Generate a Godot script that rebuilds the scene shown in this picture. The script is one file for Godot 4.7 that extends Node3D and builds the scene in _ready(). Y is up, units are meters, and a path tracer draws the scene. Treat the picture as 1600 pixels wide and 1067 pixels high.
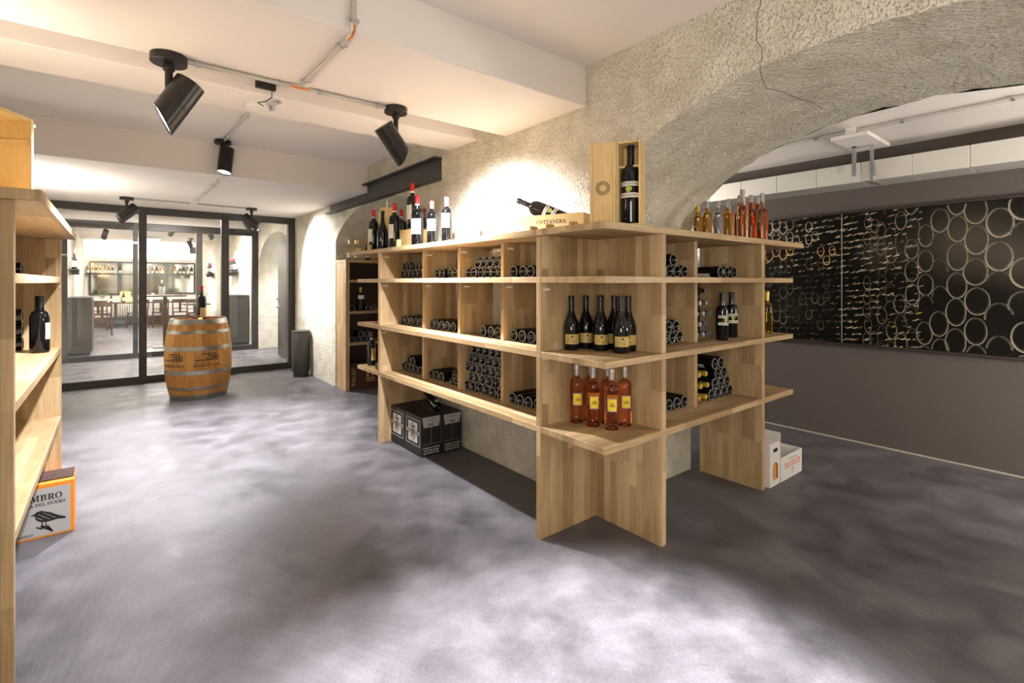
extends Node3D
# A vaulted wine shop: oak shelving island round a plastered pier, glass partition to a bistro, metres, y up.
# The rooms run along -Z (towards the bistro); +X is the right-hand side.

const TOPS = [0.597, 0.992, 1.387]   # upper faces of the shelf boards, the same in every unit
const TH = 0.032
const TOP_LOW = 1.606
const TOP = 1.64
const ORD = ["first", "second", "third", "fourth", "fifth", "sixth", "seventh", "eighth"]

var M := {}
var meshes := {}
var used := {}
var rng := RandomNumberGenerator.new()


func _ready() -> void:
	rng.seed = 7
	# ---- camera
	var cam := Camera3D.new()
	cam.name = "camera"
	cam.projection = Camera3D.PROJECTION_FRUSTUM
	cam.near = 0.05
	cam.far = 100.0
	cam.size = 2.0 * 0.05 * 533.5 / 777.0
	cam.frustum_offset = Vector2(0, -0.05 * 93.0 / 777.0)
	cam.position = Vector3(0, 1.36, 0)
	cam.rotation_degrees = Vector3(0, -38.72, 0)
	add_child(cam)
	cam.current = true
	# ---- environment: closed rooms, no sky gets in
	var env := Environment.new()
	env.background_mode = Environment.BG_COLOR
	env.background_color = Color(0.02, 0.02, 0.022)
	env.tonemap_mode = Environment.TONE_MAPPER_LINEAR
	env.tonemap_exposure = 1.5
	env.sdfgi_enabled = true
	env.ssao_enabled = true
	env.ssil_enabled = true
	var we := WorldEnvironment.new()
	we.name = "environment"
	we.environment = env
	add_child(we)
	# ---- added and unseen light panels that brighten ceilings, walls and the arch
	make_materials()
	unseen_panels()
	# ---- structure, then things
	shell()
	partitions()
	ceiling_lamps()
	island()
	left_shelf()
	tall_shelf()
	barrel_group()
	island_bottles()
	island_top()
	floor_boxes()
	side_room()
	bistro()


# ------------------------------------------------------------------ bookkeeping
func numbered(called: String) -> String:
	var n: int = used.get(called, 0)
	used[called] = n + 1
	return called if n == 0 else "%s_%03d" % [called, n]


func tag(o: Node3D, label: String, category: String, group := "") -> Node3D:
	o.set_meta("label", label)
	o.set_meta("category", category)
	if group != "":
		o.set_meta("group", group)
	return o


func thing(called: String, label: String, category: String, at := Vector3.ZERO, turn := 0.0, group := "") -> Node3D:
	var o := Node3D.new()
	o.name = numbered(called)
	add_child(o, true)
	o.position = at
	o.rotation.y = turn
	return tag(o, label, category, group)


func part(p: Node3D, called: String, m: Mesh, mat: Material, at := Vector3.ZERO, basis_ := Basis()) -> MeshInstance3D:
	var o := MeshInstance3D.new()
	o.name = called
	o.mesh = m
	o.material_override = mat
	o.transform = Transform3D(basis_, at)
	p.add_child(o, true)
	return o


func struct(called: String, m: Mesh, mat: Material, at := Vector3.ZERO) -> MeshInstance3D:
	var o := part(self, numbered(called), m, mat, at)
	o.set_meta("kind", "structure")
	return o


func solo(called: String, m: Mesh, mat: Material, label: String, category: String, at := Vector3.ZERO, basis_ := Basis(), group := "") -> MeshInstance3D:
	var o := part(self, numbered(called), m, mat, at, basis_)
	tag(o, label, category, group)
	return o


# ------------------------------------------------------------------ mesh helpers
func tri(st: SurfaceTool, a: Vector3, b: Vector3, c: Vector3, n: Vector3, ua := Vector2.ZERO, ub := Vector2.ZERO, uc := Vector2.ZERO, na = null, nb = null, nc = null) -> void:
	var flip := (c - a).cross(b - a).dot(n) < 0.0
	var order := [[a, ua, na], [c, uc, nc], [b, ub, nb]] if flip else [[a, ua, na], [b, ub, nb], [c, uc, nc]]
	for v in order:
		st.set_normal(v[2] if v[2] != null else n)
		st.set_uv(v[1])
		st.add_vertex(v[0])


func quad(st: SurfaceTool, a: Vector3, b: Vector3, c: Vector3, d: Vector3, n: Vector3, uv := [Vector2.ZERO, Vector2.RIGHT, Vector2.ONE, Vector2.DOWN]) -> void:
	tri(st, a, b, c, n, uv[0], uv[1], uv[2])
	tri(st, a, c, d, n, uv[0], uv[2], uv[3])


func begin() -> SurfaceTool:
	var st := SurfaceTool.new()
	st.begin(Mesh.PRIMITIVE_TRIANGLES)
	return st


func box_uv(p: Vector3, n: int, g: int, s: Vector3, off: Vector2) -> Vector2:
	var b := (n + 1) % 3
	var c := (n + 2) % 3
	if g == b:
		return Vector2(p[c], p[b]) + off
	if g == c:
		return Vector2(p[b], p[c]) + off
	if s[b] < s[c]:
		return Vector2(p[c], p[b]) + off
	return Vector2(p[b], p[c]) + off


# a chamfered box about its centre; texture runs along axis g, in metres
func add_box(st: SurfaceTool, at: Vector3, s: Vector3, g := 1, bev := 0.0015, off := Vector2.ZERO, bas := Basis()) -> void:
	var h := s / 2.0
	bev = minf(bev, minf(h.x, minf(h.y, h.z)) * 0.8)
	for a in 3:
		var b := (a + 1) % 3
		var c := (a + 2) % 3
		for sg in [-1.0, 1.0]:
			var n := Vector3.ZERO
			n[a] = sg
			var q := []
			for k in [[-1, -1], [1, -1], [1, 1], [-1, 1]]:
				var p := Vector3.ZERO
				p[a] = sg * h[a]
				p[b] = k[0] * (h[b] - bev)
				p[c] = k[1] * (h[c] - bev)
				q.append(p)
			quad(st, at + bas * q[0], at + bas * q[1], at + bas * q[2], at + bas * q[3], bas * n, q.map(func(p): return box_uv(p, a, g, s, off)))
	for a in 3:   # edges along axis a
		var b := (a + 1) % 3
		var c := (a + 2) % 3
		for sb in [-1.0, 1.0]:
			for sc in [-1.0, 1.0]:
				var q := []
				for k in [[-1, 0], [1, 0], [1, 1], [-1, 1]]:
					var p := Vector3.ZERO
					p[a] = k[0] * (h[a] - bev)
					p[b] = sb * (h[b] - (bev if k[1] == 1 else 0.0))
					p[c] = sc * (h[c] - (bev if k[1] == 0 else 0.0))
					q.append(p)
				var n := Vector3.ZERO
				n[b] = sb
				n[c] = sc
				quad(st, at + bas * q[0], at + bas * q[1], at + bas * q[2], at + bas * q[3], bas * n.normalized(), q.map(func(p): return box_uv(p, b, g, s, off)))
	for sx in [-1.0, 1.0]:
		for sy in [-1.0, 1.0]:
			for sz in [-1.0, 1.0]:
				var k := Vector3(sx, sy, sz)
				var e := h - Vector3.ONE * bev
				tri(st, at + bas * (k * Vector3(h.x, e.y, e.z)), at + bas * (k * Vector3(e.x, h.y, e.z)), at + bas * (k * Vector3(e.x, e.y, h.z)), bas * k.normalized(), off, off, off)


func box(s: Vector3, g := 1, bev := 0.0015, variant := 0) -> Mesh:
	var key := "box%s%d%f%d" % [s, g, bev, variant]
	if not meshes.has(key):
		var st := begin()
		add_box(st, Vector3.ZERO, s, g, bev, Vector2(variant * 0.217, variant * 0.371))
		meshes[key] = st.commit()
	return meshes[key]


# a box between two corners given in the world, as a part of p (p is not turned)
func span(p: Node3D, called: String, lo: Vector3, hi: Vector3, mat: Material, g := 1, bev := 0.0015) -> MeshInstance3D:
	var w := p.position if p != self else Vector3.ZERO
	return part(p, called, box((hi - lo).abs(), g, bev, rng.randi() % 9), mat, (lo + hi) / 2.0 - w)


func sspan(called: String, lo: Vector3, hi: Vector3, mat: Material, bev := 0.0) -> MeshInstance3D:
	return struct(called, box((hi - lo).abs(), 1, bev), mat, (lo + hi) / 2.0)


func add_lathe(st: SurfaceTool, prof: Array, segs := 20, at := Vector3.ZERO, bas := Basis(), from := 0.0, sweep := TAU, smooth := 0.75) -> void:
	var ns := []
	for i in prof.size() - 1:
		var d: Vector2 = prof[i + 1] - prof[i]
		ns.append(Vector2(d.y, -d.x).normalized())
	var run := 0.0
	for i in prof.size() - 1:
		var n: Vector2 = ns[i]
		var n0: Vector2 = (n + ns[i - 1]).normalized() if i > 0 and n.dot(ns[i - 1]) > smooth else n
		var n1: Vector2 = (n + ns[i + 1]).normalized() if i < ns.size() - 1 and n.dot(ns[i + 1]) > smooth else n
		var p: Vector2 = prof[i]
		var q: Vector2 = prof[i + 1]
		var l := p.distance_to(q)
		if l < 1e-7:
			continue
		for k in segs:
			var a0 := from + sweep * k / segs
			var a1 := from + sweep * (k + 1) / segs
			var d0 := Vector3(sin(a0), 0, cos(a0))
			var d1 := Vector3(sin(a1), 0, cos(a1))
			var up := Vector3.UP
			var v := [at + bas * (d0 * p.x + up * p.y), at + bas * (d1 * p.x + up * p.y), at + bas * (d1 * q.x + up * q.y), at + bas * (d0 * q.x + up * q.y)]
			var nn := [bas * (d0 * n0.x + up * n0.y), bas * (d1 * n0.x + up * n0.y), bas * (d1 * n1.x + up * n1.y), bas * (d0 * n1.x + up * n1.y)]
			var face: Vector3 = bas * ((d0 + d1) * n.x * 0.5 + up * n.y)
			var uv := [Vector2(float(k) / segs, run), Vector2(float(k + 1) / segs, run), Vector2(float(k + 1) / segs, run + l), Vector2(float(k) / segs, run + l)]
			if q.x > 1e-6:
				tri(st, v[0], v[1] if p.x > 1e-6 else v[2], v[2] if p.x > 1e-6 else v[3], face, uv[0], uv[1], uv[2], nn[0], nn[1] if p.x > 1e-6 else nn[2], nn[2] if p.x > 1e-6 else nn[3])
			if p.x > 1e-6 and q.x > 1e-6:
				tri(st, v[0], v[2], v[3], face, uv[0], uv[2], uv[3], nn[0], nn[2], nn[3])
			elif p.x > 1e-6:
				tri(st, v[0], v[1], v[2], face, uv[0], uv[1], uv[2], nn[0], nn[1], nn[2])
		run += l


# profile points (radius, height) run so that the outside lies to the right of the way up
func lathe(prof: Array, segs := 20) -> Mesh:
	var st := begin()
	add_lathe(st, prof, segs)
	return st.commit()


func disc_profile(r: float, h: float, bev := 0.002) -> Array:
	return [Vector2(0, 0), Vector2(r - bev, 0), Vector2(r, bev), Vector2(r, h - bev), Vector2(r - bev, h), Vector2(0, h)]


func cyl(r: float, h: float, segs := 20, bev := 0.002) -> Mesh:
	var key := "cyl%f_%f_%d_%f" % [r, h, segs, bev]
	if not meshes.has(key):
		meshes[key] = lathe(disc_profile(r, h, bev), segs)
	return meshes[key]


func add_tube(st: SurfaceTool, path: Array, r: float, segs := 10) -> void:
	var rings := []
	for i in path.size():
		var t: Vector3 = ((path[mini(i + 1, path.size() - 1)] as Vector3) - path[maxi(i - 1, 0)]).normalized()
		var x := t.cross(Vector3.UP if absf(t.y) < 0.9 else Vector3.RIGHT).normalized()
		var y := x.cross(t)
		var ring := []
		for k in segs + 1:
			var a := TAU * k / segs
			ring.append([path[i] + (x * cos(a) + y * sin(a)) * r, x * cos(a) + y * sin(a)])
		rings.append(ring)
	for i in path.size() - 1:
		for k in segs:
			var a = rings[i][k]
			var b = rings[i][k + 1]
			var c = rings[i + 1][k + 1]
			var d = rings[i + 1][k]
			var n: Vector3 = (a[1] + b[1]).normalized()
			tri(st, a[0], b[0], c[0], n, Vector2.ZERO, Vector2.ZERO, Vector2.ZERO, a[1], b[1], c[1])
			tri(st, a[0], c[0], d[0], n, Vector2.ZERO, Vector2.ZERO, Vector2.ZERO, a[1], c[1], d[1])
	for e in [0, path.size() - 1]:
		var t: Vector3 = (path[1] - path[0]) if e == 0 else (path[e - 1] - path[e])
		for k in segs:
			tri(st, path[e], rings[e][k][0], rings[e][k + 1][0], -t.normalized())


func tube(path: Array, r: float, segs := 10) -> Mesh:
	var st := begin()
	add_tube(st, path, r, segs)
	return st.commit()


# a polygon in (u, v) pushed along w; frame gives the three axes; sides get smooth normals where they bend little
func add_prism(st: SurfaceTool, poly: PackedVector2Array, depth: float, origin: Vector3, u: Vector3, v: Vector3, w: Vector3, back = null) -> void:
	var far: PackedVector2Array = back if back != null else poly
	var idx := Geometry2D.triangulate_polygon(poly)
	var P := func(p: Vector2, k: float): return origin + u * p.x + v * p.y + w * k
	for i in range(0, idx.size(), 3):
		var a := poly[idx[i]]
		var b := poly[idx[i + 1]]
		var c := poly[idx[i + 2]]
		tri(st, P.call(a, 0.0), P.call(b, 0.0), P.call(c, 0.0), -w, a, b, c)
		a = far[idx[i]]
		b = far[idx[i + 1]]
		c = far[idx[i + 2]]
		tri(st, P.call(a, depth), P.call(b, depth), P.call(c, depth), w, a, b, c)
	var area := 0.0
	var n := poly.size()
	for i in n:
		area += poly[i].cross(poly[(i + 1) % n])
	var sg := 1.0 if area > 0.0 else -1.0
	var nr := []
	for i in n:
		var d := poly[(i + 1) % n] - poly[i]
		nr.append((Vector2(d.y, -d.x) * sg).normalized())
	for i in n:
		var j := (i + 1) % n
		var m0: Vector2 = nr[i]
		var a0: Vector2 = (m0 + nr[i - 1]).normalized() if m0.dot(nr[i - 1]) > 0.8 else m0
		var a1: Vector2 = (m0 + nr[j]).normalized() if m0.dot(nr[j]) > 0.8 else m0
		var f := u * m0.x + v * m0.y
		var f0 := u * a0.x + v * a0.y
		var f1 := u * a1.x + v * a1.y
		tri(st, P.call(poly[i], 0.0), P.call(poly[j], 0.0), P.call(far[j], depth), f, poly[i], poly[j], poly[j], f0, f1, f1)
		tri(st, P.call(poly[i], 0.0), P.call(far[j], depth), P.call(far[i], depth), f, poly[i], poly[j], poly[i], f0, f1, f0)


func prism(poly: Array, depth: float, u := Vector3.RIGHT, v := Vector3.UP, w := Vector3.BACK) -> Mesh:
	var st := begin()
	add_prism(st, PackedVector2Array(poly), depth, Vector3.ZERO, u, v, w)
	return st.commit()


# lettering, its capitals h tall, centred, facing +Z
func text(s: String, h: float, serif := true, bend := 0.0, depth := 0.0008) -> Mesh:
	var key := "text%s%f%s%f" % [s, h, serif, bend]
	if meshes.has(key):
		return meshes[key]
	var f := SystemFont.new()
	f.font_weight = 700
	f.font_names = PackedStringArray(["Droid Serif" if serif else "Droid Sans"])
	var t := TextMesh.new()
	t.font = f
	t.text = s
	t.font_size = 32
	t.pixel_size = h / (32.0 * 0.714)
	t.depth = depth
	t.curve_step = 2.0
	t.horizontal_alignment = HORIZONTAL_ALIGNMENT_CENTER
	t.vertical_alignment = VERTICAL_ALIGNMENT_CENTER
	var a := t.surface_get_arrays(0)
	var src: PackedVector3Array = a[Mesh.ARRAY_VERTEX]
	var out := PackedVector3Array()
	for p in src:
		if bend > 0.0:
			out.append(Vector3(sin(p.x / bend) * (bend + p.z), p.y, cos(p.x / bend) * (bend + p.z)))
		else:
			out.append(p)
	var b := []
	b.resize(Mesh.ARRAY_MAX)
	b[Mesh.ARRAY_VERTEX] = out
	b[Mesh.ARRAY_INDEX] = a[Mesh.ARRAY_INDEX]
	var m := ArrayMesh.new()
	m.add_surface_from_arrays(Mesh.PRIMITIVE_TRIANGLES, b)
	meshes[key] = m
	return m


# ------------------------------------------------------------------ materials
func flat(c: Color, rough := 0.6, metal := 0.0) -> StandardMaterial3D:
	var m := StandardMaterial3D.new()
	m.albedo_color = c
	m.roughness = rough
	m.metallic = metal
	return m


func noise(freq: float, kind := FastNoiseLite.TYPE_SIMPLEX_SMOOTH, octaves := 4, sd := 1) -> FastNoiseLite:
	var n := FastNoiseLite.new()
	n.noise_type = kind
	n.frequency = freq
	n.seed = sd
	n.fractal_type = FastNoiseLite.FRACTAL_FBM if octaves > 1 else FastNoiseLite.FRACTAL_NONE
	n.fractal_octaves = octaves
	return n


func gray(n: FastNoiseLite, w: int, h: int) -> PackedByteArray:
	return n.get_seamless_image(w, h, false, false, 0.1).get_data()


# grey noise stretched by w/sw across
func stretched(n: FastNoiseLite, sw: int, sh: int, w: int, h: int) -> PackedByteArray:
	var im := n.get_seamless_image(sw, sh, false, false, 0.1)
	im.resize(w, h, Image.INTERPOLATE_CUBIC)
	return im.get_data()


func tex_of(w: int, h: int, bytes: PackedByteArray, fmt := Image.FORMAT_RGB8) -> ImageTexture:
	return ImageTexture.create_from_image(Image.create_from_data(w, h, false, fmt, bytes))


func laminated(w: int, h: int, across: int, light: Color, dark: Color, sd: int, fine := 0.10, shortest := 0.18, longest := 0.5) -> ImageTexture:
	# strips glued side by side, each a row of lengths with its own tone, over a streaky grain
	var r := RandomNumberGenerator.new()
	r.seed = sd
	var g1 := stretched(noise(0.09, FastNoiseLite.TYPE_SIMPLEX_SMOOTH, 4, sd), w, 48, w, h)
	var g2 := stretched(noise(0.03, FastNoiseLite.TYPE_SIMPLEX_SMOOTH, 3, sd + 1), w / 2, h / 8, w, h)
	var out := PackedByteArray()
	out.resize(w * h * 3)
	var tone := []
	for s in across:
		var col := PackedFloat32Array()
		col.resize(h)
		var y := 0
		while y < h:
			var l := int(h * r.randf_range(shortest, longest))
			var t := clampf(0.5 + r.randfn(0.0, 0.22), 0.0, 1.0)
			for k in mini(l, h - y):
				col[y + k] = t
			y += l
		tone.append(col)
	for y in h:
		for x in w:
			var sx := x * across / w
			var i := y * w + x
			var t: float = tone[sx][y] + (g1[i] - 128) / 255.0 * fine * 4.0 + (g2[i] - 128) / 255.0 * 0.3
			var edge := x * across % w < across
			var c := dark.lerp(light, clampf(t, 0.0, 1.0))
			if edge:
				c = c.darkened(0.10)
			out[i * 3] = int(c.r * 255.0)
			out[i * 3 + 1] = int(c.g * 255.0)
			out[i * 3 + 2] = int(c.b * 255.0)
	return tex_of(w, h, out)


func wood(t: Texture2D, su: float, sv: float, rough := 0.5) -> StandardMaterial3D:
	var m := flat(Color.WHITE, rough)
	m.albedo_texture = t
	m.uv1_scale = Vector3(1.0 / su, 1.0 / sv, 1)
	m.metallic_specular = 0.35
	return m


func tri_planar(m: StandardMaterial3D, size: float) -> StandardMaterial3D:
	m.uv1_triplanar = true
	m.uv1_world_triplanar = true
	m.uv1_scale = Vector3.ONE / size
	m.uv1_triplanar_sharpness = 6.0
	return m


func rough_plaster(light: Color, dark: Color, relief: float, sd: int) -> StandardMaterial3D:
	var w := 1024
	var big := gray(noise(0.006, FastNoiseLite.TYPE_SIMPLEX_SMOOTH, 4, sd), w, w)
	var mid := stretched(noise(0.05, FastNoiseLite.TYPE_SIMPLEX_SMOOTH, 4, sd + 1), w, 700, w, w)
	var pit := stretched(noise(0.09, FastNoiseLite.TYPE_SIMPLEX, 3, sd + 2), w, 620, w, w)
	var col := PackedByteArray()
	col.resize(w * w * 3)
	var hgt := PackedByteArray()
	hgt.resize(w * w)
	for i in w * w:
		var p := clampf((pit[i] - 178.0) / 40.0, 0.0, 1.0)
		var c := dark.lerp(light, clampf(0.6 + (big[i] - 128) / 255.0 * 0.9 + (mid[i] - 128) / 255.0 * 0.25, 0.0, 1.0))
		col[i * 3] = int(c.r * 255.0)
		col[i * 3 + 1] = int(c.g * 255.0)
		col[i * 3 + 2] = int(c.b * 255.0)
		hgt[i] = int(clampf(120.0 + (mid[i] - 128) * 0.5 + (big[i] - 128) * 0.3 - p * 80.0, 0.0, 255.0))
	var m := flat(Color.WHITE, 0.95)
	m.metallic_specular = 0.2
	m.albedo_texture = tex_of(w, w, col)
	m.heightmap_enabled = true
	m.heightmap_texture = tex_of(w, w, hgt, Image.FORMAT_L8)
	m.heightmap_scale = relief
	return tri_planar(m, 1.3)


func concrete() -> StandardMaterial3D:
	var w := 1536
	var big := gray(noise(0.0035, FastNoiseLite.TYPE_SIMPLEX_SMOOTH, 4, 3), w, w)
	var warp := noise(0.008, FastNoiseLite.TYPE_SIMPLEX_SMOOTH, 5, 5)
	warp.domain_warp_enabled = true
	warp.domain_warp_amplitude = 60.0
	warp.domain_warp_frequency = 0.006
	var mid := gray(warp, w, w)
	var st1 := stretched(noise(0.03, FastNoiseLite.TYPE_SIMPLEX_SMOOTH, 5, 9), 200, w, w, w)
	var st2 := stretched(noise(0.03, FastNoiseLite.TYPE_SIMPLEX_SMOOTH, 5, 11), w, 200, w, w)
	var fine := gray(noise(0.15, FastNoiseLite.TYPE_SIMPLEX, 3, 13), w, w)
	var col := PackedByteArray()
	col.resize(w * w * 3)
	var rgh := PackedByteArray()
	rgh.resize(w * w)
	for y in w:
		for x in w:
			var i := y * w + x
			# trowel sweeps: arcs read from the streaks along a bent row
			var bend := int(260.0 * sin(x * TAU / w * 2.0) + 180.0 * sin(x * TAU / w * 3.0 + 1.0)) + 4 * w
			var j := ((y + bend) % w) * w + x
			var k := y * w + (x + bend + int(140.0 * sin(y * TAU / w * 2.0))) % w
			var t := 0.5 + (big[i] - 128) / 255.0 * 0.45 + (mid[i] - 128) / 255.0 * 0.65 + (st1[j] - 128) / 255.0 * 0.15 + (st2[k] - 128) / 255.0 * 0.12 + (fine[i] - 128) / 255.0 * 0.22
			t = clampf(t, 0.0, 1.0)
			col[i * 3] = int(lerpf(66.0, 118.0, t))
			col[i * 3 + 1] = int(lerpf(63.0, 114.0, t))
			col[i * 3 + 2] = int(lerpf(65.0, 117.0, t))
			rgh[i] = int(clampf(125.0 + (mid[i] - 128) * 0.4, 40.0, 230.0))
	var m := flat(Color.WHITE, 1.0)
	m.albedo_texture = tex_of(w, w, col)
	m.roughness_texture = tex_of(w, w, rgh, Image.FORMAT_L8)
	m.metallic_specular = 0.4
	return tri_planar(m, 4.1)


func glass(c: Color, scale: float, rough := 0.02) -> StandardMaterial3D:
	var m := flat(c, rough)
	m.refraction_enabled = true
	m.refraction_scale = scale
	return m


func make_materials() -> void:
	var oak := laminated(768, 1024, 18, Color8(204, 177, 136), Color8(150, 123, 86), 21)
	M.oak = wood(oak, 0.8, 1.5, 0.45)
	M.oak_edge = M.oak
	M.pine = wood(laminated(256, 512, 3, Color8(240, 214, 160), Color8(208, 176, 118), 33, 0.09, 1.0, 1.2), 0.35, 0.7, 0.55)
	M.barrel = wood(laminated(512, 512, 8, Color8(208, 156, 84), Color8(164, 112, 54), 41, 0.08), 1.0, 1.0, 0.5)
	M.barrel_dark = flat(Color8(150, 92, 48), 0.8)
	M.hoop = flat(Color8(158, 158, 148), 0.3, 0.92)
	M.plaster = rough_plaster(Color8(232, 226, 209), Color8(205, 197, 177), 2.8, 51)
	M.niche = M.plaster
	M.ceil = tri_planar(flat(Color8(232, 226, 220), 0.95), 1.0)
	M.ceil.metallic_specular = 0.2
	M.dark_wall = flat(Color8(82, 73, 68), 0.85)
	M.dark_wall.heightmap_enabled = true
	M.dark_wall.heightmap_texture = M.plaster.heightmap_texture
	M.dark_wall.heightmap_scale = 0.25
	tri_planar(M.dark_wall, 1.6)
	M.floor = concrete()
	M.frame = flat(Color8(60, 56, 54), 0.4, 0.3)
	M.steel = flat(Color8(70, 67, 66), 0.5, 0.3)
	M.pane = flat(Color(0.25, 0.3, 0.28, 0.02), 0.01)
	M.pane.transparency = BaseMaterial3D.TRANSPARENCY_ALPHA
	M.black = flat(Color8(34, 30, 28), 0.32, 0.3)
	M.black_matt = flat(Color8(30, 27, 26), 0.7)
	M.galv = flat(Color8(196, 198, 198), 0.3, 0.9)
	M.pvc = flat(Color8(190, 186, 178), 0.4)
	M.orange_cable = flat(Color8(226, 130, 40), 0.5)
	M.white_plastic = flat(Color8(232, 228, 220), 0.5)
	M.lens = flat(Color.WHITE, 0.4)
	M.lens.emission_enabled = true
	M.lens.emission = Color(1.0, 0.97, 0.93)
	M.lens.emission_energy_multiplier = 4.0
	M.panel_glow = M.lens
	M.dark_glass = flat(Color8(9, 9, 11), 0.05)
	M.dark_glass.metallic_specular = 0.5
	M.heel_glint = flat(Color8(126, 124, 124), 0.28)  # lighter grey imitates light caught at the glass heel
	M.punt = flat(Color8(26, 26, 28), 0.1)
	M.rose = glass(Color(0.97, 0.73, 0.58, 0.0), 0.034)
	M.clear_glass = glass(Color(0.93, 0.96, 0.95, 0.0), 0.034)
	M.amber_glass = glass(Color(0.95, 0.76, 0.38, 0.0), 0.034)
	M.red_glass = glass(Color(0.90, 0.48, 0.28, 0.0), 0.034)
	M.straw_glass = glass(Color(0.98, 0.93, 0.78, 0.0), 0.034)
	M.yellow_glass = glass(Color(0.96, 0.86, 0.28, 0.0), 0.034)
	for c in [["red", Color8(196, 28, 34)], ["dark_red", Color8(88, 26, 34)], ["pink", Color8(222, 96, 92)], ["violet", Color8(116, 104, 160)], ["black", Color8(26, 24, 25)], ["silver", Color8(186, 180, 176)], ["gold", Color8(202, 176, 70)], ["cream", Color8(226, 214, 186)], ["gray", Color8(150, 150, 152)]]:
		M["foil_" + c[0]] = flat(c[1], 0.35, 0.5 if c[0] in ["silver", "gold", "gray"] else 0.1)
	M.paper = flat(Color8(228, 222, 208), 0.7)
	M.paper_gray = flat(Color8(170, 164, 158), 0.7)
	M.paper_cream = flat(Color8(214, 196, 142), 0.7)
	M.paper_gold = flat(Color8(188, 162, 96), 0.5, 0.1)
	M.ink = flat(Color8(36, 30, 28), 0.7)
	M.ink_brown = flat(Color8(84, 58, 34), 0.8)
	M.ink_gold = flat(Color8(196, 158, 78), 0.5)
	M.ink_orange = flat(Color8(212, 130, 110), 0.8)
	M.ink_white = flat(Color8(222, 218, 210), 0.7)
	M.card_black = flat(Color8(32, 29, 28), 0.55)
	M.card_brown = flat(Color8(62, 36, 28), 0.6)
	M.card_white = flat(Color8(216, 210, 202), 0.75)
	M.card_gray = flat(Color8(172, 168, 163), 0.75)
	M.card_orange = flat(Color8(226, 138, 36), 0.6)
	M.cork = flat(Color8(190, 146, 96), 0.9)
	M.dark_wood = flat(Color8(58, 36, 26), 0.5)
	M.cabinet = flat(Color8(66, 68, 70), 0.45)
	M.leaf = flat(Color8(92, 120, 60), 0.6)
	M.leaf.backlight_enabled = true
	M.leaf.backlight = Color(0.3, 0.4, 0.15)
	M.mirror = flat(Color8(225, 228, 226), 0.06, 1.0)
	M.candle = flat(Color8(240, 226, 190), 0.5)
	M.candle.emission_enabled = true
	M.candle.emission = Color(1.0, 0.75, 0.4)
	M.candle.emission_energy_multiplier = 1.5
	M.black_void = flat(Color8(14, 13, 13), 0.9)


# ------------------------------------------------------------------ lights
func unseen_panel(at: Vector3, size: Vector2, energy: float, label: String, facing := Vector3.DOWN) -> void:  # area light in a box, placed for brightness where no lamp is seen
	# the panel lies in its own x-z plane and shines along -y before it is turned
	var t := thing("fill_ceiling_light" if facing == Vector3.DOWN else "unseen_wall_light", label, "ceiling light" if facing == Vector3.DOWN else "wall light", at)
	if facing == Vector3.UP:
		t.basis = Basis(Vector3.RIGHT, PI)
	elif facing != Vector3.DOWN:
		t.basis = Basis(Vector3.UP.cross(facing), -facing, Vector3.UP).orthonormalized()
	part(t, "housing", box(Vector3(size.x + 0.04, 0.03, size.y + 0.04), 0, 0.004), M.white_plastic)
	part(t, "diffuser", box(Vector3(size.x, 0.006, size.y), 0, 0.001), M.panel_glow, Vector3(0, -0.018, 0))
	var l := AreaLight3D.new()
	l.name = "area_light"
	l.area_size = size
	l.light_energy = energy
	l.light_color = Color(1.0, 0.975, 0.945)
	l.shadow_enabled = true
	l.area_range = 30.0
	l.position = Vector3(0, -0.03, 0)
	l.rotation_degrees.x = -90.0
	t.add_child(l)


func unseen_panels() -> void:
	unseen_panel(Vector3(0.8, 2.62, 2.9), Vector2(1.6, 1.0), 3.2, "added fill panel on the ceiling at the back of the shop behind the viewer")  # fill added behind the camera for general brightness
	unseen_panel(Vector3(-0.56, TOP + 0.03, -2.55), Vector2(0.16, 0.7), 0.35, "added upward fill light lying on top of the left shelf", Vector3.UP)  # added out of view to brighten the beam undersides
	unseen_panel(Vector3(-0.58, 1.75, -6.5), Vector2(0.14, 0.8), 0.9, "unseen upward wall light on the left wall near the glass", Vector3.UP)  # out of view; placed to brighten the far left ceiling
	unseen_panel(Vector3(-0.66, 1.35, 0.75), Vector2(1.2, 0.8), 2.4, "added fill panel on the shop's left wall beside the viewer", Vector3.RIGHT)  # fill added off to the left, brightens spandrel and arch
	unseen_panel(Vector3(4.88, 1.3, 1.3), Vector2(1.2, 0.7), 2.8, "unseen panel lighting the arch from the side room's dark wall", Vector3.LEFT)  # out of view; lights the arch soffit and pier face
	unseen_panel(Vector3(3.32, 1.25, 1.3), Vector2(1.1, 0.7), 5.5, "unseen panel lighting the picture wall from the back of the near arch pier", Vector3.RIGHT)  # out of view; lights the picture, dark wall and duct front
	unseen_panel(Vector3(3.31, 1.9, -3.7), Vector2(0.7, 0.4), 3.0, "unseen wall light on the back of the far arch pier", Vector3.RIGHT)  # hidden behind the pier; lights the far end of the duct


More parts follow.
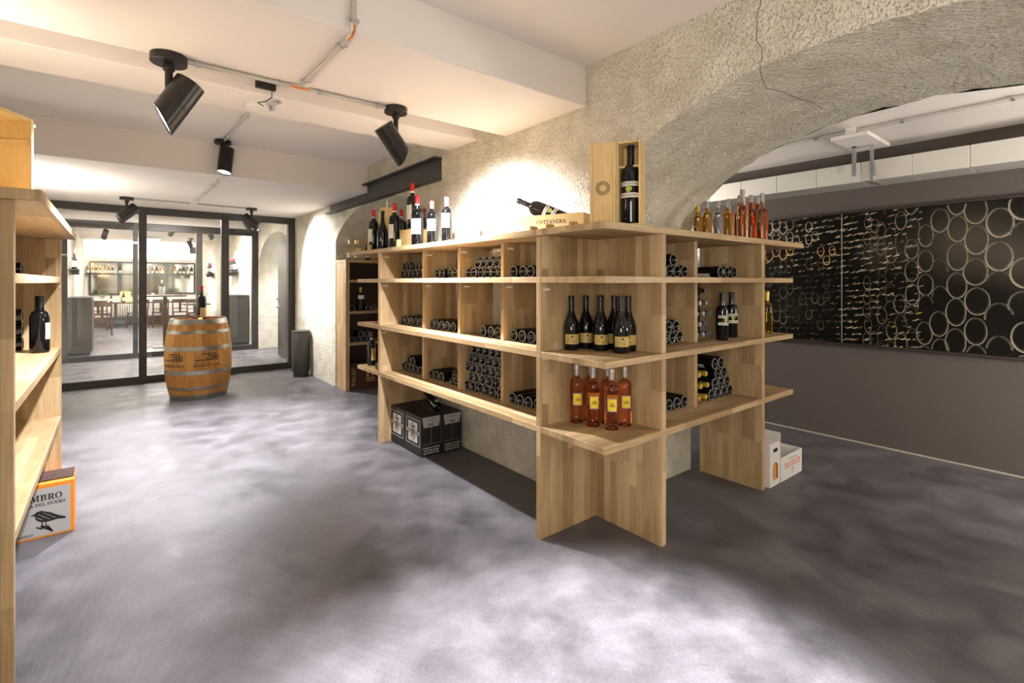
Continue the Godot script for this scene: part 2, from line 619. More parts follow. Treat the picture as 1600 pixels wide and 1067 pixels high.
# a black ceiling spot: canopy, stem, slant-cut barrel; aims at a point
func spot(at: Vector3, aim: Vector3, energy: float, angle: float, label: String, drop := 0.11, size := 1.0, soft := 0.5, slant := 0.065, recess := 0.006, length := 0.205) -> void:
	var t := thing("ceiling_spotlight", label, "spotlight", at, 0.0, "black ceiling spotlights")
	part(t, "canopy", cyl(0.058 * size, 0.03 * size, 28), M.black, Vector3(0, -0.03 * size, 0))
	var head := Vector3(0, -drop - 0.03 * size, 0)
	var d := (aim - (at + head)).normalized()
	part(t, "stem", tube([Vector3(0, -0.028 * size, 0), Vector3(0, -0.06 * size, 0), head], 0.0125 * size, 12), M.black)
	part(t, "swivel_collar", cyl(0.019 * size, 0.022 * size, 14), M.black, Vector3(0, -0.055 * size, 0))
	# barrel along d, hung beside the stem
	var side := d.cross(Vector3.UP).normalized()
	var upv := side.cross(d).normalized()
	var b := Basis(side, d, side.cross(d))
	var R := 0.05 * size
	var back := head + upv * -R * 0.72 - d * 0.07 * size
	var L := length * size
	var cut := slant * size
	var glow := begin()
	var st := begin()
	var n := 36
	for k in n:
		var q := []
		for a in [TAU * k / n, TAU * (k + 1) / n]:
			var rad := Vector3(cos(a), 0, sin(a))
			# the mouth is cut at a slant: longest on the upper side
			var far := L - cut * (0.5 + 0.5 * sin(a))
			q.append([rad, back + b * (rad * R), back + b * (rad * R + Vector3(0, far, 0)), back + b * (rad * (R - 0.003) + Vector3(0, far, 0)), back + b * (rad * (R - 0.003) + Vector3(0, far - recess - 0.004, 0))])
		var n0: Vector3 = b * q[0][0]
		var n1: Vector3 = b * q[1][0]
		tri(st, q[0][1], q[1][1], q[1][2], n0, Vector2.ZERO, Vector2.ZERO, Vector2.ZERO, n0, n1, n1)
		tri(st, q[0][1], q[1][2], q[0][2], n0, Vector2.ZERO, Vector2.ZERO, Vector2.ZERO, n0, n1, n0)
		tri(st, q[0][2], q[1][2], q[1][3], d)
		tri(st, q[0][2], q[1][3], q[0][3], d)
		tri(st, q[0][3], q[1][3], q[1][4], -n0)
		tri(st, q[0][3], q[1][4], q[0][4], -n0)
		tri(st, back, q[0][1], q[1][1], -d)
		tri(glow, back + d * (L - cut * 0.5 - recess), q[0][4], q[1][4], d)
	var body := part(t, "barrel", st.commit(), M.black)
	var sr := begin()
	add_lathe(sr, [Vector2(R + 0.0002, 0), Vector2(R + 0.0012, 0.001), Vector2(R + 0.0012, 0.003), Vector2(R + 0.0002, 0.004)], 36, back + d * L * 0.5, b)
	part(body, "joint_ring", sr.commit(), M.black_matt)
	part(t, "lens", glow.commit(), M.lens)
	var l := SpotLight3D.new()
	l.name = "beam"
	l.light_color = Color(0.97, 0.97, 1.0)
	l.light_energy = energy
	l.spot_angle = angle
	l.spot_angle_attenuation = soft
	l.spot_range = 30.0
	l.spot_attenuation = 2.0
	l.light_size = 0.03
	l.shadow_enabled = true
	l.position = back + d * (L - cut * 0.5 - recess + 0.012)
	l.basis = Basis.looking_at(d, Vector3.UP if absf(d.y) < 0.98 else Vector3.RIGHT)
	t.add_child(l)


func conduit(a: Vector3, b: Vector3, label: String, clamps := 2, r := 0.0095) -> void:
	var t := thing("cable_conduit", label, "conduit", (a + b) / 2.0)
	part(t, "pipe", tube([a - t.position, b - t.position], r, 12), M.pvc if r > 0.009 else M.galv)
	var d := (b - a).normalized()
	for k in clamps:
		var c := a.lerp(b, (k + 0.5) / clamps if clamps > 2 else [0.12, 0.88][k]) - t.position
		var bas := Basis(d.cross(Vector3.UP).normalized() if absf(d.y) < 0.9 else Vector3.RIGHT, d, Vector3.ZERO)
		bas.z = bas.x.cross(bas.y)
		var st := begin()
		add_lathe(st, [Vector2(r + 0.001, -0.009), Vector2(r + 0.004, -0.009), Vector2(r + 0.004, 0.009), Vector2(r + 0.001, 0.009)], 12, c, bas)
		add_box(st, c + bas.x * (r + 0.009), Vector3(0.014, 0.014, 0.005), 1, 0.001, Vector2.ZERO, bas)
		add_box(st, c - bas.x * (r + 0.009), Vector3(0.014, 0.014, 0.005), 1, 0.001, Vector2.ZERO, bas)
		part(t, "clamp", st.commit(), M.galv)


func ceiling_lamps() -> void:
	spot(Vector3(0.205, 2.43, -2.85), Vector3(-0.42, 1.15, -2.9), 6.5, 52.0, "large black spotlight nearest the viewer, aimed down at the left shelf", 0.13, 1.3, 0.7, 0.065, 0.005)
	spot(Vector3(1.354, 2.43, -2.83), Vector3(2.05, 1.42, -2.88), 8.0, 62.0, "black spotlight aimed down right at the long shelf and wall", 0.13, 1.2, 1.0)
	spot(Vector3(0.79, 2.67, -5.27), Vector3(0.5, 0.0, -5.0), 22.0, 42.0, "small black spotlight hanging straight down before the deep far beam", 0.1, 1.2, 0.8, 0.012, 0.012)
	spot(Vector3(0.125, 2.37, -7.49), Vector3(-0.62, 1.5, -7.3), 6.0, 34.0, "black spotlight near the glass wall on the left, tilted left", 0.1, 1.2, 0.7, 0.03, 0.035)
	spot(Vector3(1.474, 2.37, -7.53), Vector3(2.24, 1.6, -7.2), 8.0, 54.0, "black spotlight near the glass wall on the right, tilted right", 0.1, 1.2, 1.0, 0.03, 0.035)
	spot(Vector3(0.8, 2.67, -0.6), Vector3(0.95, 0.0, -0.85), 34.0, 29.0, "black spotlight out of view above the foreground floor it lights", 0.1, 1.1, 0.6)  # out of view; placed to make the bright pool on the floor
	conduit(Vector3(0.265, 2.417, -2.84), Vector3(0.74, 2.417, -2.835), "grey conduit from the largest spotlight to the cable joint", 2, 0.011)
	conduit(Vector3(0.84, 2.417, -2.835), Vector3(1.29, 2.417, -2.83), "grey conduit from the cable joint to the spotlight over the long shelf", 2, 0.011)
	conduit(Vector3(0.79, 2.417, -2.80), Vector3(0.797, 2.417, -2.13), "grey conduit crossing the near beam's underside towards the viewer", 2, 0.011)
	conduit(Vector3(0.797, 2.45, -2.072), Vector3(0.797, 2.66, -2.072), "short upright conduit on the near beam's front face", 2, 0.011)
	conduit(Vector3(0.81, 2.66, -4.25), Vector3(0.797, 2.66, -5.2), "grey conduit on the upper ceiling leading to the straight hanging spotlight", 2, 0.011)
	conduit(Vector3(0.8, 2.357, -5.62), Vector3(0.797, 2.357, -7.42), "long conduit on the low ceiling running towards the glass wall", 3, 0.011)
	conduit(Vector3(0.19, 2.36, -7.49), Vector3(0.76, 2.36, -7.5), "thin conduit along the low ceiling to the left far spotlight", 3, 0.008)
	conduit(Vector3(0.84, 2.36, -7.5), Vector3(1.41, 2.36, -7.53), "thin conduit along the low ceiling to the right far spotlight", 3, 0.008)
	# cable joint
	var t := thing("cable_joint", "orange and grey cables bared where the ceiling conduits meet", "cable", Vector3(0.79, 2.417, -2.83))
	part(t, "orange_cable", tube([Vector3(-0.05, 0, 0), Vector3(-0.02, -0.006, 0.004), Vector3(0.0, -0.004, 0.0), Vector3(0.05, 0, 0)], 0.0055, 8), M.orange_cable)
	part(t, "grey_cable", tube([Vector3(-0.05, 0.004, 0.005), Vector3(-0.01, 0.004, 0.012), Vector3(0, 0.003, 0.04)], 0.005, 8), M.pvc)
	t = thing("cable_bend", "orange and white cables bending round the near beam's lower edge", "cable", Vector3(0.797, 2.43, -2.09))
	part(t, "orange_cable", tube([Vector3(0.004, -0.013, -0.045), Vector3(0.004, -0.014, 0.0), Vector3(0.004, -0.004, 0.02), Vector3(0.004, 0.03, 0.02)], 0.005, 8), M.orange_cable)
	part(t, "white_cable", tube([Vector3(-0.007, -0.013, -0.045), Vector3(-0.007, -0.014, 0.002), Vector3(-0.007, -0.004, 0.022), Vector3(-0.007, 0.03, 0.02)], 0.005, 8), M.white_plastic)
	# router box, its cable and the white disc
	t = thing("junction_box", "small black electrical box on the second beam behind the conduit", "electrical box", Vector3(0.71, 2.545, -3.235))
	part(t, "box_body", box(Vector3(0.11, 0.07, 0.03), 1, 0.004), M.black_matt)
	part(t, "front_plate", box(Vector3(0.08, 0.045, 0.006), 1, 0.002), M.black, Vector3(-0.005, 0.004, 0.017))
	part(t, "cable", tube([Vector3(0.03, -0.03, 0.012), Vector3(0.03, -0.08, 0.015), Vector3(0.01, -0.092, -0.05), Vector3(-0.02, -0.085, -0.12), Vector3(0.02, -0.09, -0.15)], 0.003, 6), M.black_matt)
	t = thing("access_point", "round white ceiling device under the second beam", "ceiling device", Vector3(0.71, 2.48, -3.46))
	part(t, "housing", lathe([Vector2(0, -0.036), Vector2(0.05, -0.036), Vector2(0.066, -0.03), Vector2(0.072, -0.018), Vector2(0.07, 0), Vector2(0, 0)], 36), M.white_plastic)
	conduit(Vector3(0.79, 2.467, -3.27), Vector3(0.79, 2.467, -3.48), "short bright conduit beside the round white ceiling device", 2, 0.008)


# ------------------------------------------------------------------ the shell
func arch_side(z0: float, z1: float, zc: float, a: float, spring: float, rise: float, n: int, jit: float, sd: int) -> Array:
	var r := RandomNumberGenerator.new()
	r.seed = sd
	var out := []
	for k in n + 1:
		var z := lerpf(z0, z1, 0.5 - 0.5 * cos(PI * k / n))
		var e := clampf(1.0 - pow((z - zc) / a, 2.0), 0.0, 1.0)
		out.append(Vector2(z + r.randf_range(-jit, jit), spring + rise * sqrt(e) + r.randf_range(-jit, jit)))
	return out


func shell() -> void:
	sspan("floor", Vector3(-0.9, -0.2, -20.3), Vector3(5.2, 0.0, 4.6), M.floor)
	# left wall, back wall
	sspan("wall_left", Vector3(-0.9, 0, -20.3), Vector3(-0.68, 2.9, 4.6), M.plaster)
	sspan("wall_back", Vector3(-0.9, 0, 4.3), Vector3(5.2, 2.9, 4.6), M.plaster)
	# the thick right wall: the arch into the side room, and the niche of the tall shelf
	var n := 56
	var f_arch := arch_side(0.6, -2.01, -0.70, 1.32, 1.62, 0.717, n, 0.005, 3)
	var b_arch := arch_side(0.6, -2.01, -0.72, 1.31, 1.63, 0.68, n, 0.008, 4)
	var f_n := arch_side(-3.86, -6.47, -5.17, 1.42, 1.62, 0.66, 20, 0.008, 5)
	var poly := PackedVector2Array([Vector2(4.4, 0), Vector2(0.6, 0)])
	var far := PackedVector2Array([Vector2(4.4, 0), Vector2(0.6, 0)])
	for k in f_arch.size():
		poly.append(f_arch[k])
		far.append(b_arch[k])
	for p in [Vector2(-2.01, 0), Vector2(-3.86, 0)]:
		poly.append(p)
		far.append(p)
	for p in f_n:
		poly.append(p)
		far.append(p)
	for p in [Vector2(-6.47, 0), Vector2(-8.42, 0), Vector2(-8.42, 2.8), Vector2(4.4, 2.8)]:
		poly.append(p)
		far.append(p)
	var st := begin()
	add_prism(st, poly, 1.03, Vector3(2.25, 0, 0), Vector3(0, 0, 1), Vector3.UP, Vector3.RIGHT, far)
	var wr := struct("wall_right", st.commit(), M.plaster)
	# the crack that runs down the spandrel and across the arch
	var cr := begin()
	var pts := [Vector3(2.249, 2.66, -1.03), Vector3(2.249, 2.60, -1.035), Vector3(2.249, 2.55, -1.055), Vector3(2.249, 2.50, -1.05), Vector3(2.249, 2.44, -1.055), Vector3(2.249, 2.40, -1.03), Vector3(2.249, 2.36, -1.03), Vector3(2.252, 2.305, -1.04)]
	for k in pts.size() - 1:
		add_tube(cr, [pts[k], pts[k + 1]], 0.0012, 5)
	pts = [Vector3(2.252, 2.305, -1.04), Vector3(2.34, 2.298, -1.07), Vector3(2.45, 2.29, -1.10), Vector3(2.55, 2.292, -1.07), Vector3(2.70, 2.289, -1.06), Vector3(2.82, 2.284, -1.03), Vector3(2.95, 2.279, -1.03)]
	for k in pts.size() - 1:
		add_tube(cr, [pts[k], pts[k + 1]], 0.0011, 5)
	part(wr, "crack", cr.commit(), M.black_void)
	sspan("wall_niche", Vector3(3.02, 0, -6.6), Vector3(3.26, 2.4, -3.7), M.plaster)
	# side room: dark wall, ends, vaulted ceiling
	sspan("wall_side_room", Vector3(4.92, 0, -6.0), Vector3(5.2, 2.9, 4.6), M.dark_wall)
	sspan("wall_side_room_end", Vector3(3.2, 0, -6.2), Vector3(5.2, 2.9, -5.6), M.dark_wall)
	var sk := struct("baseboard_side_room", box(Vector3(0.012, 0.012, 10.0), 2, 0.002), flat(Color8(168, 158, 146), 0.8), Vector3(4.914, 0.006, -0.8))
	sk.set_meta("kind", "structure")
	var v := PackedVector2Array()
	var outer := PackedVector2Array()
	for k in 17:
		var t := k / 16.0
		var x := lerpf(4.93, 3.1, t)
		v.append(Vector2(x, 2.457 + 0.22 * pow(sin(t * PI / 2.0), 1.2) + 0.02 * t))
		outer.append(Vector2(x, 2.9))
	outer.reverse()
	v.append_array(outer)
	st = begin()
	add_prism(st, v, 10.6, Vector3(0, 0, -6.0), Vector3.RIGHT, Vector3.UP, Vector3(0, 0, 1))
	struct("ceiling_side_room", st.commit(), M.ceil)
	# shop ceiling and its beams
	sspan("ceiling", Vector3(-0.9, 2.672, -5.4), Vector3(2.3, 2.9, 4.6), M.ceil)
	sspan("ceiling_low", Vector3(-0.9, 2.368, -8.42), Vector3(2.3, 2.9, -5.4), M.ceil, 0.004)
	sspan("ceiling_beam", Vector3(-0.7, 2.43, -2.885), Vector3(2.26, 2.7, -2.087), M.ceil, 0.004)
	sspan("ceiling_beam", Vector3(-0.7, 2.48, -3.65), Vector3(2.26, 2.7, -3.253), M.ceil, 0.004)
	# steel lintel over the niche
	st = begin()
	add_box(st, Vector3(2.245, 2.354, -5.22), Vector3(0.016, 0.19, 2.85), 2, 0.001)
	add_box(st, Vector3(2.215, 2.447, -5.0), Vector3(0.09, 0.013, 2.42), 2, 0.002)
	add_box(st, Vector3(2.215, 2.258, -5.22), Vector3(0.09, 0.013, 2.85), 2, 0.002)
	struct("trim_1", st.commit(), M.steel)


func partitions() -> void:
	# glass wall of the shop
	var o := Node3D.new()
	o.name = "window_1"
	add_child(o)
	o.position = Vector3(0.8, 0, -8.36)
	o.set_meta("kind", "structure")
	for x in [[-0.68, -0.60], [0.267, 0.352], [1.233, 1.328], [2.15, 2.25]]:
		span(o, "post", Vector3(x[0], 0, -8.41), Vector3(x[1], 2.37, -8.31), M.frame, 1, 0.003)
	for s in [[-0.60, 0.267], [0.352, 1.233], [1.328, 2.15]]:
		span(o, "rail", Vector3(s[0], 2.272, -8.405), Vector3(s[1], 2.37, -8.315), M.frame, 0, 0.003)
		span(o, "rail", Vector3(s[0], 0, -8.405), Vector3(s[1], 0.095, -8.315), M.frame, 0, 0.003)
		span(o, "pane", Vector3(s[0], 0.095, -8.361), Vector3(s[1], 2.272, -8.359), M.pane, 0, 0.0)
	# second glass wall, of the bistro
	o = Node3D.new()
	o.name = "window_2"
	add_child(o)
	o.position = Vector3(0.8, 0, -11.2)
	o.set_meta("kind", "structure")
	for x in [[-0.68, -0.6], [0.273, 0.345], [1.236, 1.334], [2.195, 2.30]]:
		span(o, "post", Vector3(x[0], 0, -11.25), Vector3(x[1], 2.42, -11.15), M.frame, 1, 0.003)
	for s in [[-0.60, 0.273], [0.345, 1.236], [1.334, 2.195]]:
		span(o, "rail", Vector3(s[0], 2.29, -11.245), Vector3(s[1], 2.42, -11.155), M.frame, 0, 0.003)
		span(o, "rail", Vector3(s[0], 0, -11.245), Vector3(s[1], 0.09, -11.155), M.frame, 0, 0.003)
		span(o, "pane", Vector3(s[0], 0.09, -11.201), Vector3(s[1], 2.29, -11.199), M.pane, 0, 0.0)
	# between them: ceiling, and an arched recess in the right wall
	sspan("ceiling_vestibule", Vector3(-0.9, 2.6, -11.26), Vector3(3.3, 2.9, -8.42), M.ceil)
	sspan("trim_2", Vector3(-0.7, 2.42, -11.26), Vector3(2.4, 2.62, -11.14), M.ceil)
	var poly := PackedVector2Array([Vector2(-8.42, 0), Vector2(-8.55, 0)])
	for p in arch_side(-8.55, -11.13, -9.84, 1.33, 1.55, 0.73, 20, 0.008, 8):
		poly.append(p)
	for p in [Vector2(-11.13, 0), Vector2(-11.26, 0), Vector2(-11.26, 2.8), Vector2(-8.42, 2.8)]:
		poly.append(p)
	var st := begin()
	add_prism(st, poly, 0.95, Vector3(2.31, 0, 0), Vector3(0, 0, 1), Vector3.UP, Vector3.RIGHT)
	struct("wall_vestibule", st.commit(), M.plaster)
	sspan("wall_vestibule_recess", Vector3(3.25, 0, -11.3), Vector3(3.4, 2.9, -8.3), M.plaster)
	# a dark door leaf standing open in the recess
	o = Node3D.new()
	o.name = "door_1"
	add_child(o)
	o.position = Vector3(2.36, 0, -9.3)
	o.set_meta("kind", "structure")
	span(o, "leaf", Vector3(2.335, 0.03, -9.72), Vector3(2.375, 2.1, -8.95), M.frame, 1, 0.003)
	for y in [0.92, 1.06]:
		part(o, "knob", lathe([Vector2(0, 0), Vector2(0.012, 0), Vector2(0.012, 0.03), Vector2(0.028, 0.034), Vector2(0.03, 0.045), Vector2(0.02, 0.058), Vector2(0, 0.06)], 18), M.galv, Vector3(-0.025, y, -0.3), Basis(Vector3.BACK, PI / 2))
	# bistro shell
	sspan("wall_bistro_right", Vector3(2.31, 0, -20.3), Vector3(2.6, 2.9, -11.26), M.plaster)
	sspan("wall_bistro_end", Vector3(-0.9, 0, -20.3), Vector3(2.6, 2.9, -20.0), M.ceil)
	sspan("ceiling_bistro", Vector3(-0.9, 2.62, -20.3), Vector3(2.6, 2.9, -11.26), M.ceil)
	# grey pedestal ashtray against the wall beside the glass
	var t := thing("pedestal_bin", "dark grey upright cylindrical bin standing by the wall beside the glass", "bin", Vector3(2.115, 0, -7.52))
	part(t, "plinth", cyl(0.105, 0.075, 32), M.frame)
	part(t, "body", lathe([Vector2(0, 0.075), Vector2(0.118, 0.075), Vector2(0.122, 0.079), Vector2(0.122, 0.64), Vector2(0.118, 0.645), Vector2(0, 0.645)], 36), M.frame)
	part(t, "lid", cyl(0.124, 0.012, 36), M.frame, Vector3(0, 0.646, 0))


# ------------------------------------------------------------------ shelving
func price_tag(p: Node3D, at: Vector3, turn := 0.0) -> void:
	part(p, "price_tag", box(Vector3(0.05, 0.012, 0.0012), 0, 0.0003), M.paper, at - p.position, Basis(Vector3.UP, turn))


func island() -> void:
	# long arm along the wall
	var t := thing("wine_shelf", "long left arm of the oak shelving island against the rough wall", "shelf", Vector3(1.98, 0, -3.2))
	for y in TOPS:
		span(t, "shelf_board", Vector3(1.755, y - TH, -4.465), Vector3(2.205, y, -1.951), M.oak, 2)
	span(t, "top_board", Vector3(1.75, TOP_LOW, -4.615), Vector3(2.21, TOP, -1.998), M.oak, 2)
	var lows := [0.0, TOPS[0], TOPS[1], TOPS[2]]
	var highs := [TOPS[0] - TH, TOPS[1] - TH, TOPS[2] - TH, TOP_LOW]
	for k in 4:
		span(t, "side_panel", Vector3(1.7555, lows[k], -1.9845), Vector3(2.204, highs[k], -1.9515), M.oak, 1)
		span(t, "side_panel", Vector3(1.7555, lows[k], -4.010), Vector3(2.204, highs[k], -3.972), M.oak, 1)
		if k > 0:
			for z in [-2.48, -2.983, -3.502]:
				span(t, "divider", Vector3(1.908, lows[k], z - 0.015), Vector3(2.2, highs[k], z + 0.015), M.oak, 1)
			for z in [-2.465, -2.968, -3.487, -3.972]:
				price_tag(t, Vector3(1.965 - (0.15 if z < -3.9 else 0.0) + 0.01 * ((k + int(z * 10)) % 3), highs[k] - (0.035 if k == 3 else 0.028), z + 0.0009))
	# corner and short arm
	t = thing("wine_shelf", "corner and short right arm of the oak shelving island, with square corner plates", "shelf", Vector3(2.76, 0, -1.73))
	for y in TOPS:
		span(t, "shelf_board", Vector3(1.755, y - TH, -1.949), Vector3(3.77, y, -1.508), M.oak, 0)
	span(t, "top_board", Vector3(1.75, TOP_LOW, -1.995), Vector3(3.935, TOP, -1.502), M.oak, 0)
	for k in 4:
		span(t, "side_panel", Vector3(2.192, lows[k], -1.9485), Vector3(2.232, highs[k], -1.5085), M.oak, 1)
		span(t, "side_panel", Vector3(3.293, lows[k], -1.9485), Vector3(3.335, highs[k], -1.5085), M.oak, 1)
		if k > 0:
			span(t, "divider", Vector3(2.75, lows[k], -1.9485), Vector3(2.783, highs[k], -1.66), M.oak, 1)
	price_tag(t, Vector3(1.80, TOPS[2] - TH - 0.035, -1.9505))
	price_tag(t, Vector3(1.795, TOPS[1] - TH - 0.008, -1.9505))


func left_shelf() -> void:
	var t := thing("wine_shelf", "oak shelf cut by the left edge, facing into the shop", "shelf", Vector3(-0.45, 0, -3.0))
	var lows := [0.0, TOPS[0], TOPS[1], TOPS[2]]
	var highs := [TOPS[0] - TH, TOPS[1] - TH, TOPS[2] - TH, TOP_LOW]
	for y in TOPS:
		span(t, "shelf_board", Vector3(-0.675, y - TH, -3.822), Vector3(-0.233, y, -2.126), M.oak, 2)
	span(t, "top_board", Vector3(-0.675, TOP_LOW, -3.86), Vector3(-0.17, TOP, -2.075), M.oak, 2)
	span(t, "side_panel", Vector3(-0.675, 0, -2.125), Vector3(-0.232, TOP_LOW, -2.09), M.oak, 1)
	span(t, "side_panel", Vector3(-0.675, 0, -3.856), Vector3(-0.232, TOP_LOW, -3.823), M.oak, 1)
	# the open pine case on top, standing askew with its open side to the lamp
	var c := Vector3(-0.228, TOP, -2.528)
	var along := Vector3(-0.47, 0, 0.883)
	var inn := Vector3(-0.883, 0, -0.47)
	var w := thing("wooden_wine_case", "open pine wine case standing on top of the left shelf", "wine case", c + along * 0.16 + inn * 0.1)
	var bas := Basis(along, Vector3.UP, along.cross(Vector3.UP))
	var o := w.position
	var H := 0.315
	part(w, "side_panel", box(Vector3(0.012, H, 0.2), 1, 0.001), M.pine, c + along * 0.006 + inn * 0.1 + Vector3(0, H / 2, 0) - o, bas)
	part(w, "side_panel", box(Vector3(0.012, H, 0.2), 1, 0.001, 2), M.pine, c + along * 0.314 + inn * 0.1 + Vector3(0, H / 2, 0) - o, bas)
	part(w, "top_panel", box(Vector3(0.296, 0.012, 0.2), 0, 0.001), M.pine, c + along * 0.16 + inn * 0.1 + Vector3(0, H - 0.006, 0) - o, bas)
	part(w, "bottom_panel", box(Vector3(0.296, 0.012, 0.2), 0, 0.001), M.pine, c + along * 0.16 + inn * 0.1 + Vector3(0, 0.006, 0) - o, bas)
	part(w, "back_panel", box(Vector3(0.296, H - 0.026, 0.008), 0, 0.001), M.pine, c + along * 0.16 + inn * 0.195 + Vector3(0, H / 2, 0) - o, bas)
	part(w, "batten", box(Vector3(0.014, 0.016, 0.18), 2, 0.001), M.pine, c + along * 0.019 + inn * 0.1 + Vector3(0, H * 0.72, 0) - o, bas)
	part(w, "clasp", box(Vector3(0.012, 0.012, 0.01), 2, 0.001), M.galv, c - along * 0.005 + inn * 0.006 + Vector3(0, H - 0.02, 0) - o, bas)
	# bottles on this shelf
	bottle("magnum_slim", stand(Vector3(-0.3, TOPS[1], -3.57), 50), "black bottle with white label standing on the middle board of the left shelf", "", {"foil": "black", "paper": "paper", "label_turn": 22, "label_y": [0.07, 0.155], "label_deg": 70})
	var lb := Basis(Vector3.BACK, PI / 2)
	var k := 0
	for p in [[TOPS[1], 0], [TOPS[1], 1], [TOPS[1], 2]]:
		var y: float = p[0] + 0.039 + p[1] * 0.0745
		bottle("bordeaux", Transform3D(lb, Vector3(-0.375, y, -3.69 + 0.003 * p[1])), "dark bottle lying at the left shelf's far end, %s of a column of three" % ["lowest", "middle", "topmost"][k], "bottles lying on the left shelf", {"lying": true})
		k += 1
	bottle("bordeaux", Transform3D(lb, Vector3(-0.375, TOPS[2] + 0.039, -3.66)), "dark bottle lying on the left shelf's upper board", "bottles lying on the left shelf", {"lying": true})


func tall_shelf() -> void:
	var t := thing("wine_shelf", "tall oak shelf standing in the dark wall niche behind the island", "shelf", Vector3(2.62, 0, -6.27))
	span(t, "side_panel", Vector3(2.25, 0, -6.435), Vector3(2.298, TOP_LOW, -6.1), M.oak, 1)
	span(t, "side_panel", Vector3(2.952, 0, -6.435), Vector3(3.0, TOP_LOW, -6.1), M.oak, 1)
	for y in TOPS:
		span(t, "shelf_board", Vector3(2.299, y - TH, -6.435), Vector3(2.951, y, -6.105), M.oak, 0)
	span(t, "top_board", Vector3(2.245, TOP_LOW, -6.44), Vector3(3.005, TOP, -6.09), M.oak, 0)
	span(t, "back_panel", Vector3(2.299, 0.02, -6.445), Vector3(2.951, TOP_LOW, -6.436), M.dark_wood, 1)
	bottle("champagne", stand(Vector3(2.465, TOPS[1], -6.17)), "champagne bottle with gold foil and pale neck label in the tall niche shelf", "", {"foil": "gold", "paper": "paper", "label_y": [0.15, 0.2], "label_deg": 130})
	var k := 0
	var lb := Basis(Vector3.RIGHT, -PI / 2)
	for x in [2.338, 2.55, 2.626]:
		bottle("bordeaux", Transform3D(lb, Vector3(x, TOPS[1] + 0.039, -6.12)), "dark bottle lying beside the champagne bottle, %s from left" % ORD[k], "bottles lying in the tall niche shelf", {"lying": true})
		k += 1
	k = 0
	for p in [[2.34, 0.0], [2.417, 0.0], [2.494, 0.0], [2.571, 0.0], [2.455, 0.066], [2.532, 0.066]]:
		bottle("bordeaux", Transform3D(lb, Vector3(p[0], TOPS[0] + 0.039 + p[1], -6.12)), "dark bottle lying on the tall niche shelf's low board, %s %s from left" % [["lower layer", "upper layer"][0 if p[1] == 0.0 else 1], ORD[k % 4]], "bottles lying in the tall niche shelf", {"lying": true})
		k += 1
	k = 0
	for p in [[2.335, -6.2, "cream"], [2.40, -6.15, "gold"], [2.455, -6.21, "cream"]]:
		bottle("half", stand(Vector3(p[0], TOP, p[1]), -25), "small amber bottle with pale label on top of the tall niche shelf, %s" % ["leftmost", "middle of three", "right of three"][k], "small bottles on top of the tall niche shelf", {"glass": "straw_glass", "foil": p[2], "paper": "paper", "label_y": [0.03, 0.09], "label_deg": 120})
		k += 1
	bottle("half", stand(Vector3(2.57, TOP, -6.2), -25), "small dark bottle with pink capsule on top of the tall niche shelf", "", {"foil": "pink", "paper": "paper", "label_y": [0.03, 0.09], "label_deg": 120})
	k = 0
	for x in [2.63, 2.69, 2.75]:
		bottle("mini", stand(Vector3(x, TOP, -6.2), -25), "very small amber bottle half hidden behind the island's overhanging top, %s from left" % ORD[k], "small bottles on top of the tall niche shelf", {"glass": "amber_glass", "foil": "gold"})
		k += 1
	# carton below
	t = thing("wine_carton", "dark brown carton with gold lettering under the tall niche shelf", "carton", Vector3(2.56, 0, -6.24))
	part(t, "carton_body", box(Vector3(0.48, 0.33, 0.22), 1, 0.003), M.card_brown, Vector3(0, 0.166, 0))
	part(t, "lettering", text("PALAU", 0.045), M.ink_gold, Vector3(-0.2, 0.16, 0.1105), Basis(Vector3.BACK, PI / 2))
	var st := begin()
	add_box(st, Vector3(0.02, 0.24, 0.1105), Vector3(0.1, 0.03, 0.001))
	add_box(st, Vector3(-0.015, 0.19, 0.1105), Vector3(0.028, 0.09, 0.001))
	add_box(st, Vector3(0.05, 0.19, 0.1105), Vector3(0.02, 0.08, 0.001))
	add_box(st, Vector3(0.02, 0.125, 0.1105), Vector3(0.11, 0.018, 0.001))
	add_box(st, Vector3(0.02, 0.095, 0.1105), Vector3(0.13, 0.012, 0.001))
	part(t, "emblem", st.commit(), M.ink_gold)


# ------------------------------------------------------------------ bottles
const KINDS = {   # height, radius, neck radius, where the shoulder starts and ends (share of the height)
	"bordeaux": [0.30, 0.037, 0.0145, 0.60, 0.73], "burgundy": [0.293, 0.0425, 0.0145, 0.40, 0.78], "magnum": [0.395, 0.0475, 0.0165, 0.60, 0.74],
	"magnum_slim": [0.295, 0.040, 0.0175, 0.57, 0.74], "magnum_burgundy": [0.345, 0.0475, 0.016, 0.42, 0.78], "champagne": [0.30, 0.043, 0.0145, 0.42, 0.80],
	"rose": [0.314, 0.0365, 0.0135, 0.60, 0.76], "grappa": [0.325, 0.0365, 0.0135, 0.56, 0.68], "half": [0.255, 0.029, 0.013, 0.58, 0.72], "mini": [0.2, 0.024, 0.011, 0.58, 0.72], "small": [0.29, 0.033, 0.013, 0.6, 0.72], "tall_neck": [0.41, 0.05, 0.017, 0.6, 0.71],
}


